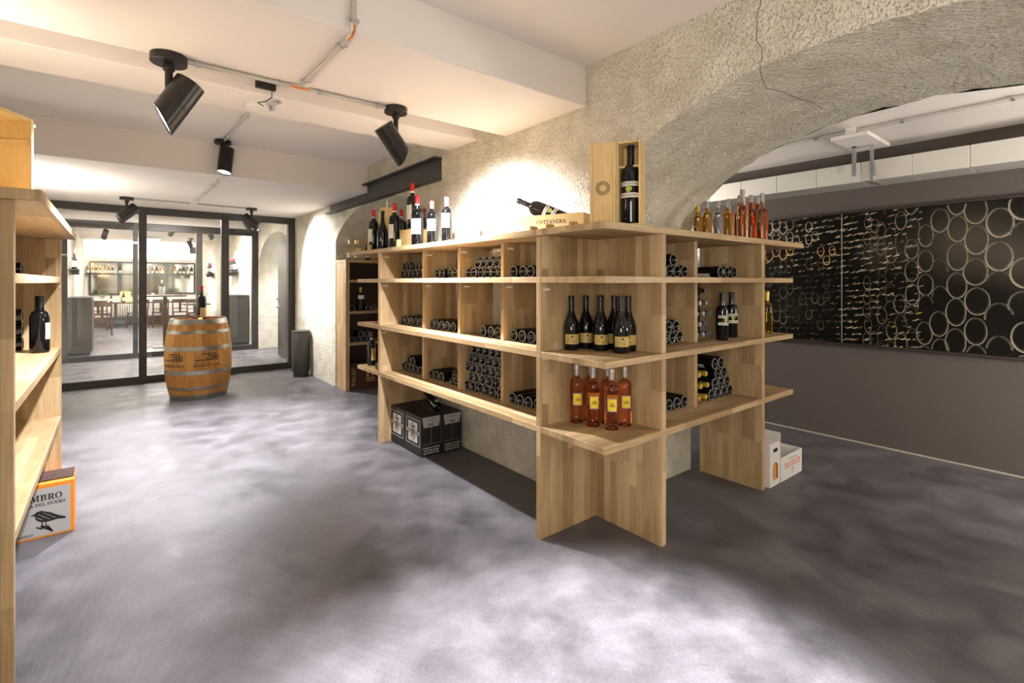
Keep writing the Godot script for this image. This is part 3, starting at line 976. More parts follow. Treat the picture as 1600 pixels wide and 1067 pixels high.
func bottle_profile(kind: String) -> Array:
	var d: Array = KINDS[kind]
	var h: float = d[0]
	var R: float = d[1]
	var r: float = d[2]
	var p := [Vector2(0, 0.022), Vector2(R * 0.3, 0.019), Vector2(R * 0.62, 0.008), Vector2(R * 0.74, 0.001), Vector2(R * 0.84, 0.0), Vector2(R * 0.96, 0.003), Vector2(R, 0.009)]
	var y0: float = h * d[3]
	var y1: float = h * d[4]
	if d[3] < 0.5:   # sloping shoulders
		for k in 11:
			var t := k / 10.0
			p.append(Vector2(lerpf(R, r, t * t * (3.0 - 2.0 * t)), lerpf(y0, y1, t)))
	else:            # square shoulders
		for k in 10:
			var t := k / 9.0
			var a := t * PI / 2.0
			p.append(Vector2(lerpf(r + 0.002, R, pow(cos(a), 0.75)), lerpf(y0, y1, sin(a))))
	p.append(Vector2(r, h * 0.86))
	p.append(Vector2(r, h - 0.022))
	p.append(Vector2(r + 0.0018, h - 0.021))
	p.append(Vector2(r + 0.0018, h - 0.006))
	p.append(Vector2(r, h - 0.001))
	p.append(Vector2(0, h))
	return p


func bottle_mesh(kind: String) -> Mesh:
	var key := "bottle_" + kind
	if not meshes.has(key):
		meshes[key] = lathe(bottle_profile(kind), 28)
	return meshes[key]


func ring_mesh(kind: String) -> Mesh:
	var key := "ring_" + kind
	if not meshes.has(key):
		var R: float = KINDS[kind][1]
		meshes[key] = lathe([Vector2(R * 0.79, 0.0004), Vector2(R * 0.84, -0.0006), Vector2(R * 0.92, 0.0006), Vector2(R * 0.965, 0.0028)], 28)
	return meshes[key]


func capsule_mesh(kind: String, from := 0.76) -> Mesh:
	var key := "capsule_%s%f" % [kind, from]
	if not meshes.has(key):
		var d: Array = KINDS[kind]
		var h: float = d[0]
		var r: float = d[2] + 0.0008
		meshes[key] = lathe([Vector2(r, h * from), Vector2(r, h - 0.023), Vector2(r + 0.0018, h - 0.0215), Vector2(r + 0.0018, h - 0.006), Vector2(r, h - 0.0), Vector2(r * 0.6, h + 0.0008), Vector2(0, h + 0.0008)], 20)
	return meshes[key]


func label_mesh(kind: String, y0: float, y1: float, deg: float) -> Mesh:
	var key := "label_%s%f%f%f" % [kind, y0, y1, deg]
	if not meshes.has(key):
		var R: float = KINDS[kind][1] + 0.0007
		var st := begin()
		add_lathe(st, [Vector2(R, y0), Vector2(R, y1)], 18, Vector3.ZERO, Basis(), -deg_to_rad(deg) / 2, deg_to_rad(deg))
		meshes[key] = st.commit()
	return meshes[key]


func stand(at: Vector3, turn_deg := 0.0) -> Transform3D:
	return Transform3D(Basis(Vector3.UP, deg_to_rad(turn_deg)), at)


# options: glass, foil, collar (a band under the foil), paper, label_y, label_deg, label_turn, lying, mark
func bottle(kind: String, xf: Transform3D, label: String, group := "", o := {}) -> Node3D:
	var t := thing("wine_bottle", label, "bottle", xf.origin, 0.0, group)
	t.transform = xf
	part(t, "glass", bottle_mesh(kind), M[o.get("glass", "dark_glass")])
	if o.get("lying", false):
		part(t, "base_glint_ring", ring_mesh(kind), M.heel_glint)  # heel ring whose pale grey stands in for the glint
	part(t, "capsule", capsule_mesh(kind, o.get("foil_from", 0.78)), M["foil_" + o.get("foil", "black")])
	if o.has("collar"):
		var d: Array = KINDS[kind]
		part(t, "neck_band", lathe([Vector2(d[2] + 0.001, d[0] * 0.775), Vector2(d[2] + 0.0012, d[0] * 0.83)], 20), M[o.collar])
	if o.has("paper"):
		var ly: Array = o.get("label_y", [0.05, 0.14])
		var lab := part(t, "label", label_mesh(kind, ly[0], ly[1], o.get("label_deg", 130.0)), M[o.paper], Vector3.ZERO, Basis(Vector3.UP, deg_to_rad(o.get("label_turn", 0.0))))
		if o.has("mark"):
			o.mark.call(lab, KINDS[kind][1] + 0.001, ly)
	return t


# marks printed on labels, as thin bent lettering and patches
func patch(p: Node3D, called: String, R: float, x: float, y: float, w: float, h: float, mat: Material, grow := 0.0) -> void:
	var st := begin()
	add_lathe(st, [Vector2(R + grow, y - h / 2), Vector2(R + grow, y + h / 2)], 6, Vector3.ZERO, Basis(), (x - w / 2) / R, w / R)
	part(p, called, st.commit(), mat)


func mark_gold(p: Node3D, R: float, ly: Array) -> void:
	var y: float = ly[0]
	var h: float = ly[1] - ly[0]
	patch(p, "emblem", R, -0.003, y + h * 0.76, 0.009, 0.011, M.ink)
	patch(p, "print", R, 0.004, y + h * 0.28, 0.018, 0.0035, M.ink_brown)
	patch(p, "print", R, -0.02, y + h * 0.44, 0.014, 0.0018, M.ink_brown)
	patch(p, "print", R, 0.026, y + h * 0.12, 0.008, 0.0018, M.ink_brown)


func mark_yellow(p: Node3D, R: float, ly: Array) -> void:
	var y: float = ly[0]
	var h: float = ly[1] - ly[0]
	patch(p, "print_field", R, 0, y + h / 2, 0.046, h - 0.008, M.label_yellow, 0.0002)
	var st := begin()
	add_lathe(st, [Vector2(0.0115, 0), Vector2(0.0115, 0.0004), Vector2(0.0085, 0.0004), Vector2(0.0085, 0)], 20, Vector3(0, y + h * 0.46, R - 0.0004), Basis(Vector3.RIGHT, PI / 2) * Basis.from_scale(Vector3(1.15, 1, 0.62)))
	part(p, "emblem", st.commit(), M.ink_brown)
	patch(p, "print", R, 0, y + h * 0.46, 0.014, 0.004, M.ink_brown, 0.0005)
	patch(p, "print", R, 0, y + h * 0.62, 0.008, 0.005, M.ink_brown, 0.0005)


func mark_cottanera(p: Node3D, R: float, ly: Array) -> void:
	var s := R / 0.0375
	var y: float = ly[0]
	part(p, "lettering", text("COTTANERA", 0.0088 * s, true, R), M.ink, Vector3(0, (ly[0] + ly[1]) / 2, 0))
	# lower pale band, and the yellow-green blossom between the two
	var o := p.get_parent()
	var turn: Basis = p.transform.basis
	var kind: String = p.get_meta("bottle_kind", "bordeaux")
	var w: float = ly[1] - ly[0]
	var low := part(o, "label", label_mesh(kind, y - w * 2.55, y - w * 1.5, 150.0), M.paper, Vector3.ZERO, turn)
	part(low, "lettering", text("SETAGIONA", 0.0072 * s, true, R), M.ink_brown, Vector3(0, y - w * 2.02, 0))
	var st := begin()
	for k in 3:
		var a := TAU * k / 3.0 + 0.4
		add_lathe(st, [Vector2(0.008 * s, 0), Vector2(0.0075 * s, 0.0006), Vector2(0.0042 * s, 0.0006), Vector2(0.0035 * s, 0)], 12, Vector3(cos(a) * 0.0048 * s, y - w * 0.72 + sin(a) * 0.0048 * s, R - 0.0006), Basis(Vector3.RIGHT, PI / 2))
	part(p, "emblem", st.commit(), M.label_lime)


func cottanera(kind: String, xf: Transform3D, label: String, turn := 0.0, y := 0.5, group := "") -> void:
	var h: float = KINDS[kind][0]
	var R: float = KINDS[kind][1]
	var t := thing("wine_bottle", label, "bottle", xf.origin, 0.0, group)
	t.transform = xf
	part(t, "glass", bottle_mesh(kind), M.dark_glass)
	part(t, "capsule", capsule_mesh(kind, 0.74), M.foil_black)
	var s := R / 0.0375
	var lab := part(t, "label", label_mesh(kind, h * y, h * y + 0.0175 * s, 150.0), M.paper, Vector3.ZERO, Basis(Vector3.UP, deg_to_rad(turn)))
	lab.set_meta("bottle_kind", kind)
	mark_cottanera(lab, R + 0.0011, [h * y, h * y + 0.0175 * s])


func island_bottles() -> void:
	M.label_yellow = flat(Color8(238, 206, 40), 0.6)
	M.label_lime = flat(Color8(196, 200, 92), 0.6)
	M.label_blue = flat(Color8(150, 150, 176), 0.6)
	var lb := Basis(Vector3.BACK, -PI / 2)     # base to -X, neck to the wall
	var rows := ["bottom", "middle", "top"]
	var cols := ["far left", "inner left", "inner right", "near right"]
	var r := 0.0378
	# [row, column, layer, positions along the shelf, options]
	var lay := [
		[2, 0, 0, [-3.932, -3.857, -3.782, -3.707, -3.632, -3.557]], [2, 0, 1, [-3.8945, -3.8195, -3.7445, -3.6695, -3.5945]],
		[2, 1, 0, [-3.345, -3.271, -3.173, -3.09]],
		[2, 2, 0, [-2.925, -2.85, -2.775, -2.7, -2.625, -2.54]], [2, 2, 1, [-2.812, -2.738, -2.663, -2.588]],
		[2, 3, 0, [-2.42, -2.33, -2.25]],
		[1, 0, 0, [-3.93, -3.855, -3.78, -3.705, -3.63]], [1, 1, 0, [-3.44, -3.365, -3.28, -3.2, -3.12]],
		[1, 2, 0, [-2.745, -2.663, -2.585]], [1, 3, 0, [-2.413, -2.332, -2.251]],
		[0, 0, 0, [-3.93, -3.855, -3.78, -3.7, -3.62]], [0, 0, 1, [-3.818, -3.742]],
		[0, 1, 0, [-3.448, -3.37, -3.29]],
		[0, 2, 0, [-2.928, -2.853, -2.778, -2.703, -2.628, -2.553]], [0, 2, 1, [-2.891, -2.816, -2.741, -2.666, -2.591]], [0, 2, 2, [-2.928, -2.853, -2.778, -2.703, -2.628, -2.553]],
		[0, 2, 3, [-2.891, -2.816, -2.741, -2.666, -2.591]], [0, 2, 4, [-2.853, -2.778, -2.703, -2.628, -2.553]],
		[0, 3, 0, [-2.42, -2.345, -2.27, -2.195]],
	]
	for g in lay:
		var k := 0
		for z in g[3]:
			var shift := rng.randf_range(-0.008, 0.004)
			var lyr: String = "" if g[2] == 0 and not lay.any(func(q): return q[0] == g[0] and q[1] == g[1] and q[2] == 1) else ["lowest layer, ", "second layer, ", "third layer, ", "fourth layer, ", "topmost layer, "][g[2]]
			var opt := {"lying": true}
			if [g[0], g[1]] in [[1, 1], [0, 1], [0, 3], [1, 2]]:
				opt.merge({"paper": "paper_cream" if g[0] == 0 or g[1] == 1 else "paper_gray", "label_y": [0.06, 0.15], "label_turn": 90 if rng.randf() < 0.8 else 150, "label_deg": 140})
			bottle("bordeaux", Transform3D(lb * Basis(Vector3.UP, 0.0), Vector3(1.95 + shift, TOPS[g[0]] + r + g[2] * 0.0655, z)), "%s bottle from left, %s%s %s compartment on the shelf's long side" % [ORD[k], lyr, cols[g[1]], rows[g[0]]], "bottles lying base outward in the long shelf side", opt)
			k += 1
	var n := 0
	for p in [[-3.13, 0.0], [-3.068, 0.0], [-3.099, 0.053]]:
		bottle("half", Transform3D(lb, Vector3(1.945, TOPS[0] + 0.03 + p[1], p[0])), "small bottle lying by the divider, inner left bottom compartment, %s of three" % ["left", "right", "upper"][n], "bottles lying base outward in the long shelf side", {"lying": true})
		n += 1
	# corner: burgundy bottles with gold labels
	n = 0
	for p in [[1.94, -1.905, "leftmost"], [2.05, -1.90, "second from left"], [2.045, -1.79, "third from left"], [2.138, -1.868, "hidden behind the middle one"], [2.143, -1.777, "half hidden behind the foremost one"], [2.058, -1.662, "foremost"], [2.148, -1.685, "rightmost"]]:
		bottle("burgundy", stand(Vector3(p[0], TOPS[1], p[1]), -38 + rng.randf_range(-6, 6)), "black bottle with gold label on the middle corner plate, " + p[2], "gold label bottles on the corner plate", {"foil": "black", "foil_from": 0.77, "paper": "paper_gold", "label_y": [0.035, 0.088], "label_deg": 122, "mark": mark_gold})
		n += 1
	n = 0
	for p in [[1.972, -1.895, "leftmost"], [1.986, -1.79, "second from left"], [2.016, -1.69, "front one"], [2.125, -1.69, "rightmost"], [2.085, -1.775, "behind the front one"], [2.055, -1.87, "between the two left ones"]]:
		bottle("rose", stand(Vector3(p[0], TOPS[0], p[1]), -38 + rng.randf_range(-5, 5)), "rosé bottle with yellow label on the lowest corner plate, " + p[2], "rosé bottles on the lower corner plate", {"glass": "rose", "foil": "silver", "foil_from": 0.80, "paper": "label_blue", "label_y": [0.098, 0.165], "label_deg": 82, "mark": mark_yellow})
		n += 1
	# short arm: bases to the front
	var rb := Basis(Vector3.RIGHT, -PI / 2)
	n = 0
	for p in [[2.512, 0.0], [2.583, 0.024], [2.658, 0.0], [2.735, 0.0]]:
		var q := Vector2(p[0] - 0.03, p[1])
		if n == 1:
			q = Vector2(2.5905 - 0.0005, 0.0655)
		if n == 0:
			q.x = 2.552
		elif n == 2:
			q.x = 2.628
		elif n == 3:
			q.x = 2.705
		bottle("bordeaux", Transform3D(rb, Vector3(q.x, TOPS[2] + r + q.y, -1.70)), "%s bottle from left, narrow top compartment on the shelf's short side" % ORD[n], "bottles lying base outward in the short shelf side", {"lying": true})
		n += 1
	n = 0
	for x in [3.117, 3.198, 3.288]:
		bottle("bordeaux", Transform3D(rb, Vector3(x - 0.04, TOPS[2] + r, -1.67)), "%s bottle from left, wide top compartment on the shelf's short side" % ORD[n], "bottles lying base outward in the short shelf side", {"lying": true, "paper": "paper", "label_y": [0.06, 0.17], "label_turn": 180, "label_deg": 150})
		n += 1
	n = 0
	for p in [[2.518, 0.0], [2.595, 0.0], [2.672, 0.0], [2.5565, 0.066], [2.6335, 0.066]]:
		var opt := {"lying": true}
		if p[1] > 0.0:
			opt.merge({"paper": "paper_gray", "label_y": [0.05, 0.15], "label_turn": 180, "label_deg": 120})
		bottle("bordeaux", Transform3D(rb, Vector3(p[0], TOPS[1] + r + p[1], -1.71)), "%s bottle of the five piled in the narrow middle compartment, short side" % ["lower left", "lower middle", "lower right", "upper left", "upper right"][n], "bottles lying base outward in the short shelf side", opt)
		n += 1
	# wide middle compartment: a block of bottles, necks outward
	var nb := Basis(Vector3.RIGHT, PI / 2)
	for row in 4:
		for k in (3 if row % 2 == 0 else 2):
			var x: float = 2.823 + k * 0.077 + (0.0385 if row % 2 else 0.0)
			bottle("bordeaux", Transform3D(nb, Vector3(x, TOPS[1] + r + row * 0.0655, -1.985)), "%s bottle from left, %s layer of the neck-outward stack, wide middle compartment" % [ORD[k], ["lowest", "second", "third", "topmost"][row]], "bottles stacked neck outward in the short shelf side", {"foil": "gray", "foil_from": 0.93})
	bottle("bordeaux", Transform3D(Basis(Vector3.BACK, -PI / 2), Vector3(2.80, TOPS[1] + 0.0378 + 3.0 * 0.0655 + 0.0755, -1.80)), "bottle lying crosswise on top of the neck-outward stack", "", {"foil": "gray", "foil_from": 0.93})
	cottanera("bordeaux", stand(Vector3(3.0, TOPS[1], -1.62), -25), "black bottle with two white label bands in front of the stack, left of two", 0, 0.47)
	cottanera("bordeaux", stand(Vector3(3.215, TOPS[1], -1.67), -48), "black bottle with two white label bands beside the stack, right of two", 0, 0.47)
	n = 0
	for x in [2.545, 2.625, 2.705]:
		bottle("bordeaux", Transform3D(rb, Vector3(x, TOPS[0] + r, -1.70)), "%s bottle from left, narrow bottom compartment on the shelf's short side" % ORD[n], "bottles lying base outward in the short shelf side", {"lying": true, "paper": "paper_cream", "label_y": [0.05, 0.15], "label_turn": 180, "label_deg": 130})
		n += 1
	for row in 4:
		for k in [4, 3, 2, 2][row]:
			var x: float = [3.0, 3.039, 3.077, 3.04][row] + k * 0.077
			var opt := {"lying": true}
			if row == 3:
				opt.merge({"paper": "paper_gray", "label_y": [0.06, 0.2], "label_turn": 180, "label_deg": 150})
			bottle("bordeaux", Transform3D(rb, Vector3(x, TOPS[0] + r + row * 0.0655, -1.69)), "%s base-outward bottle from left, %s layer, wide bottom compartment, short side" % [ORD[k], ["lowest", "second", "third", "topmost"][row]], "bottles lying base outward in the short shelf side", opt)
	for row in 3:
		for k in 2:
			bottle("bordeaux", Transform3D(nb, Vector3([2.842, 2.862, 2.842][row] + k * 0.077, TOPS[0] + r + row * 0.073, -1.98)), "gold capped bottle lying neck outward, %s one of the %s layer" % [["left", "right"][k], ["lowest", "middle", "topmost"][row]], "gold capped bottles lying neck outward", {"foil": "gold", "foil_from": 0.8})
	# the projecting ends of the boards
	bottle("bordeaux", stand(Vector3(3.66, TOPS[1], -1.64), -60), "clear bottle of yellow wine with gold capsule on the right projecting board, outer one", "", {"glass": "yellow_glass", "foil": "gold"})
	bottle("bordeaux", stand(Vector3(3.60, TOPS[1], -1.74), -60), "clear bottle of yellow wine with gold capsule on the right projecting board, inner one", "", {"glass": "yellow_glass", "foil": "gold"})
	bottle("bordeaux", stand(Vector3(1.845, TOPS[0], -4.36), -20), "dark bottle with gold label on the left projecting board by the niche", "", {"foil": "dark_red", "collar": "paper", "paper": "paper_gold", "label_y": [0.05, 0.16], "label_deg": 90, "label_turn": 40})


func island_top() -> void:
	var dk := {"foil": "red", "collar": "paper", "paper": "paper", "label_y": [0.09, 0.21], "label_deg": 95, "label_turn": -45}
	bottle("magnum", stand(Vector3(1.9, TOP, -4.443), -38), "dark magnum with red capsule and pale label, leftmost on the island top", "", dk)
	bottle("magnum_burgundy", stand(Vector3(1.85, TOP, -4.13), -38), "dark sloping bottle without label on the island top before the tall pine boxes", "", {"foil": "black", "foil_from": 0.95})
	bottle("magnum", stand(Vector3(1.88, TOP, -3.955), -38), "dark magnum with red capsule right of the tall pine boxes", "", dk)
	bottle("magnum", stand(Vector3(2.1, TOP, -4.27), -38), "dark bottle with red capsule half hidden behind the magnum by the pine boxes", "", dk)
	bottle("magnum", stand(Vector3(1.97, TOP + 0.155, -3.80), -38), "tallest dark magnum with red capsule standing on a small pine crate", "", dk)
	bottle("magnum", stand(Vector3(1.85, TOP, -3.488), -38), "dark magnum with red capsule and large white label before the pine crate", "", {"foil": "red", "collar": "paper", "paper": "paper", "label_y": [0.09, 0.21], "label_deg": 110, "label_turn": -12})
	bottle("magnum_burgundy", stand(Vector3(2.08, TOP, -3.80), -38), "broad shouldered dark bottle behind the magnum with large white label", "", {"foil": "dark_red"})
	bottle("rose", stand(Vector3(1.83, TOP, -3.224), -38), "dark bottle with pink capsule and grey label on the island top", "", {"foil": "pink", "paper": "paper_gray", "label_y": [0.095, 0.18], "label_deg": 130, "label_turn": -10})
	bottle("rose", stand(Vector3(1.83, TOP, -3.016), -38), "dark bottle with violet capsule and square white label on the island top", "", {"foil": "violet", "collar": "paper", "paper": "paper", "label_y": [0.1, 0.2], "label_deg": 120, "label_turn": -20})
	# tall pine boxes
	for q in [[Vector3(1.97, TOP, -4.30), "front tall pine bottle box with a rope handle on the island top", true], [Vector3(2.03, TOP, -4.46), "rear tall pine bottle box beside the one with the rope handle", false]]:
		var t := thing("wooden_bottle_box", q[1], "wooden box", q[0], deg_to_rad(-15))
		part(t, "box_body", box(Vector3(0.11, 0.40, 0.105), 1, 0.002, 1), M.pine, Vector3(0, 0.2, 0))
		part(t, "sliding_lid", box(Vector3(0.006, 0.385, 0.09), 1, 0.001, 3), M.pine, Vector3(-0.0575, 0.2, 0))
		if q[2]:
			var path := []
			for k in 13:
				var a := PI * k / 12.0
				path.append(Vector3(0, 0.398 + 0.075 * sin(a), cos(a) * 0.02))
			part(t, "rope_handle", tube(path, 0.0055, 8), M.paper)
	var t := thing("wooden_crate", "small pine crate carrying the tallest magnum on the island top", "wooden box", Vector3(1.96, TOP, -3.765))
	part(t, "box_body", box(Vector3(0.13, 0.15, 0.24), 2, 0.002), M.pine, Vector3(0, 0.075, 0))
	part(t, "lid", box(Vector3(0.134, 0.005, 0.244), 2, 0.001, 2), M.pine, Vector3(0, 0.1525, 0))
	solo("wooden_block", box(Vector3(0.03, 0.06, 0.03), 1, 0.002, 4), M.pine, "small upright pine block beside the pine crate on the island top", "block", Vector3(1.785, TOP + 0.03, -3.68))
	solo("wooden_block", box(Vector3(0.03, 0.05, 0.03), 1, 0.002, 5), M.pine, "small pine block before the leftmost magnum on the island top", "block", Vector3(1.78, TOP + 0.025, -4.25))
	solo("wooden_block", box(Vector3(0.04, 0.035, 0.03), 1, 0.002, 6), M.pine, "low pine block at the far left end of the island top", "block", Vector3(1.78, TOP + 0.0175, -4.50))
	# lying case with a bottle
	var c := Vector3(2.05, TOP, -2.18)
	var ang := atan2(0.174, 0.432)   # turned from the shelf's edge
	t = thing("wooden_wine_case", "low pine wine case with dark lettering on the island top", "wine case", c, ang)
	var W := 0.13
	var L := 0.47
	var Hh := 0.115
	part(t, "front_panel", box(Vector3(0.011, Hh, L), 2, 0.001, 1), M.pine, Vector3(-W / 2, Hh / 2, 0))
	part(t, "back_panel", box(Vector3(0.011, Hh, L), 2, 0.001, 2), M.pine, Vector3(W / 2, Hh / 2, 0))
	part(t, "bottom_panel", box(Vector3(W - 0.012, 0.008, L - 0.024), 2, 0.001, 3), M.pine, Vector3(0, 0.004, 0))
	for z in [-1, 1]:
		part(t, "end_panel", box(Vector3(W - 0.0125, Hh, 0.012), 0, 0.001, 4), M.pine, Vector3(0, Hh / 2, z * (L / 2 - 0.006)))
	part(t, "lettering", text("COTTANERA", 0.021), M.ink, Vector3(-W / 2 - 0.0056, Hh * 0.62, 0.03), Basis(Vector3.UP, -PI / 2))
	var f := Vector3(0, 0, 1).rotated(Vector3.UP, ang)
	var sd := Vector3(1, 0, 0).rotated(Vector3.UP, ang)
	var axis := (-f * 0.91 + Vector3.UP * 0.41).normalized()
	var bz := (-sd * 0.85 + Vector3.UP * 0.45)
	bz = (bz - axis * bz.dot(axis)).normalized()
	cottanera("magnum", Transform3D(Basis(axis.cross(bz), axis, bz), c + f * 0.13 + Vector3(0, 0.065, 0)), "black bottle with white label bands leaning out of the low pine case", 0, 0.4)
	var k := 0
	for p in [Vector3(1.80, TOP, -2.03), Vector3(1.80, TOP, -1.90), Vector3(1.81, TOP, -1.74)]:
		solo("wine_cork", cyl(0.011, 0.045, 12), M.cork, "wine cork lying before the low pine case, %s from left" % ORD[k], "cork", p + Vector3(0.0, 0.011, 0), Basis(Vector3.BACK, PI / 2), "corks on the island top")
		k += 1
	# upright hinged case with a bottle, its lid swung open to the left
	var FW := Vector3(0.6256, 0, -0.7801)
	var RT := Vector3(0.7801, 0, 0.6256)
	var ex := (RT * 0.9 - FW * 0.436).normalized()      # along the open front, towards the right
	var ez := (-(RT * 0.436 + FW * 0.9)).normalized()   # out of the open front
	var corner := Vector3(0, TOP, 0) + FW * 2.47 + RT * 0.518
	var cw := 0.119
	var cd := 0.115
	var ch := 0.415
	t = thing("wooden_wine_case", "upright hinged pine case with open lid on the island corner, holding a bottle", "wine case", corner + ex * cw / 2 - ez * cd / 2)
	t.basis = Basis(ex, Vector3.UP, ez)
	part(t, "back_panel", box(Vector3(cw - 0.0205, ch - 0.0205, 0.008), 1, 0.001, 1), M.pine, Vector3(0, ch / 2, -cd / 2 + 0.004))
	for s in [-1, 1]:
		part(t, "side_panel", box(Vector3(0.01, ch, cd), 1, 0.001, 2 + s), M.pine, Vector3(s * (cw / 2 - 0.005), ch / 2, 0))
	part(t, "top_panel", box(Vector3(cw - 0.0202, 0.01, cd), 0, 0.001, 5), M.pine, Vector3(0, ch - 0.005, 0))
	part(t, "bottom_panel", box(Vector3(cw - 0.0202, 0.008, cd), 0, 0.001, 6), M.pine, Vector3(0, 0.004, 0))
	var stn := begin()
	for s in [-1, 1]:
		add_box(stn, Vector3(s * 0.037, ch * 0.70, 0.01), Vector3(0.032, 0.008, 0.08), 0, 0.001)
	add_box(stn, Vector3(0, ch * 0.70, -0.03), Vector3(0.1, 0.008, 0.03), 0, 0.001)
	part(t, "neck_holder", stn.commit(), M.pine)
	part(t, "clasp", box(Vector3(0.003, 0.022, 0.012), 1, 0.0005), M.galv, Vector3(cw / 2 + 0.0015, ch * 0.46, 0.02))
	# the lid: hinged on the left front edge, swung out
	var lid_x := (-RT * 0.97 + FW * 0.24).normalized()
	var local := Basis(ex, Vector3.UP, ez).inverse()
	var lx := local * lid_x
	var lz := lx.cross(Vector3.UP)
	var lz_out := -lz if lz.z < 0.0 else lz
	var hinge := Vector3(-cw / 2, 0, cd / 2)
	var lbz := Basis(-lx, Vector3.UP, (-lx).cross(Vector3.UP))
	var lid := part(t, "lid", box(Vector3(0.125, ch, 0.009), 1, 0.001, 7), M.pine, hinge + lx * 0.066 + Vector3(0, ch / 2, 0), lbz)
	for s in [-1, 1]:
		part(lid, "lid_rim", box(Vector3(0.011, ch, 0.014), 1, 0.001, 1), M.pine, Vector3(s * 0.057, 0, 0.0115))
	var em := begin()
	for q in 17:
		var a := TAU * q / 17.0
		var pg := PackedVector2Array()
		for e in [[0.0165, 0.0], [0.026, 0.13], [0.037, 0.44], [0.037, 0.60], [0.026, 0.31], [0.0165, 0.17]]:
			pg.append(Vector2(cos(a + e[1]), sin(a + e[1])) * e[0])
		add_prism(em, pg, 0.0006, Vector3(0, -0.02, 0.0045), Vector3.RIGHT, Vector3.UP, Vector3.BACK)
	part(lid, "emblem", em.commit(), M.ink)
	part(lid, "clasp", box(Vector3(0.014, 0.02, 0.004), 1, 0.0005), M.galv, Vector3(-0.07, -0.02, 0))
	var bt: Vector3 = t.position + Vector3(0, 0.008, 0) + ez * 0.004
	cottanera("magnum", Transform3D(Basis(ex, Vector3.UP, ez), bt), "black bottle with white label bands inside the upright hinged pine case", 0, 0.47)
	# spirits on the short arm
	var g := [[3.225, -1.92, "half", "amber_glass", "gold", 0.9, "small amber bottle, leftmost of the spirits by the pier"], [3.275, -1.88, "small", "amber_glass", "silver", 1.0, "amber bottle, second of the spirits from the pier"],
		[3.325, -1.825, "small", "clear_glass", "silver", 1.0, "colourless bottle, third of the spirits from the pier"], [3.385, -1.79, "small", "amber_glass", "silver", 1.0, "dark amber bottle, fourth of the spirits from the pier"],
		[3.50, -1.84, "grappa", "straw_glass", "silver", 1.0, "pale straw bottle half hidden behind the front spirit bottle"], [3.415, -1.715, "grappa", "red_glass", "silver", 1.0, "red spirit bottle just left behind the front one"],
		[3.22, -1.60, "grappa", "straw_glass", "silver", 1.0, "tallest looking pale spirit bottle at the front of the group"], [3.545, -1.75, "grappa", "red_glass", "silver", 1.0, "red spirit bottle just right behind the front one"],
		[3.463, -1.66, "grappa", "red_glass", "silver", 1.0, "red spirit bottle second from the right end"], [3.455, -1.58, "grappa", "straw_glass", "silver", 1.0, "pale spirit bottle before the rightmost red one"], [3.56, -1.66, "grappa", "red_glass", "silver", 1.0, "red spirit bottle at the right end of the group"]]
	for q in g:
		bottle(q[2], stand(Vector3(q[0], TOP, q[1])), q[6] + " on the island top", "spirits on the island's short arm", {"glass": q[3], "foil": q[4], "foil_from": 0.84})


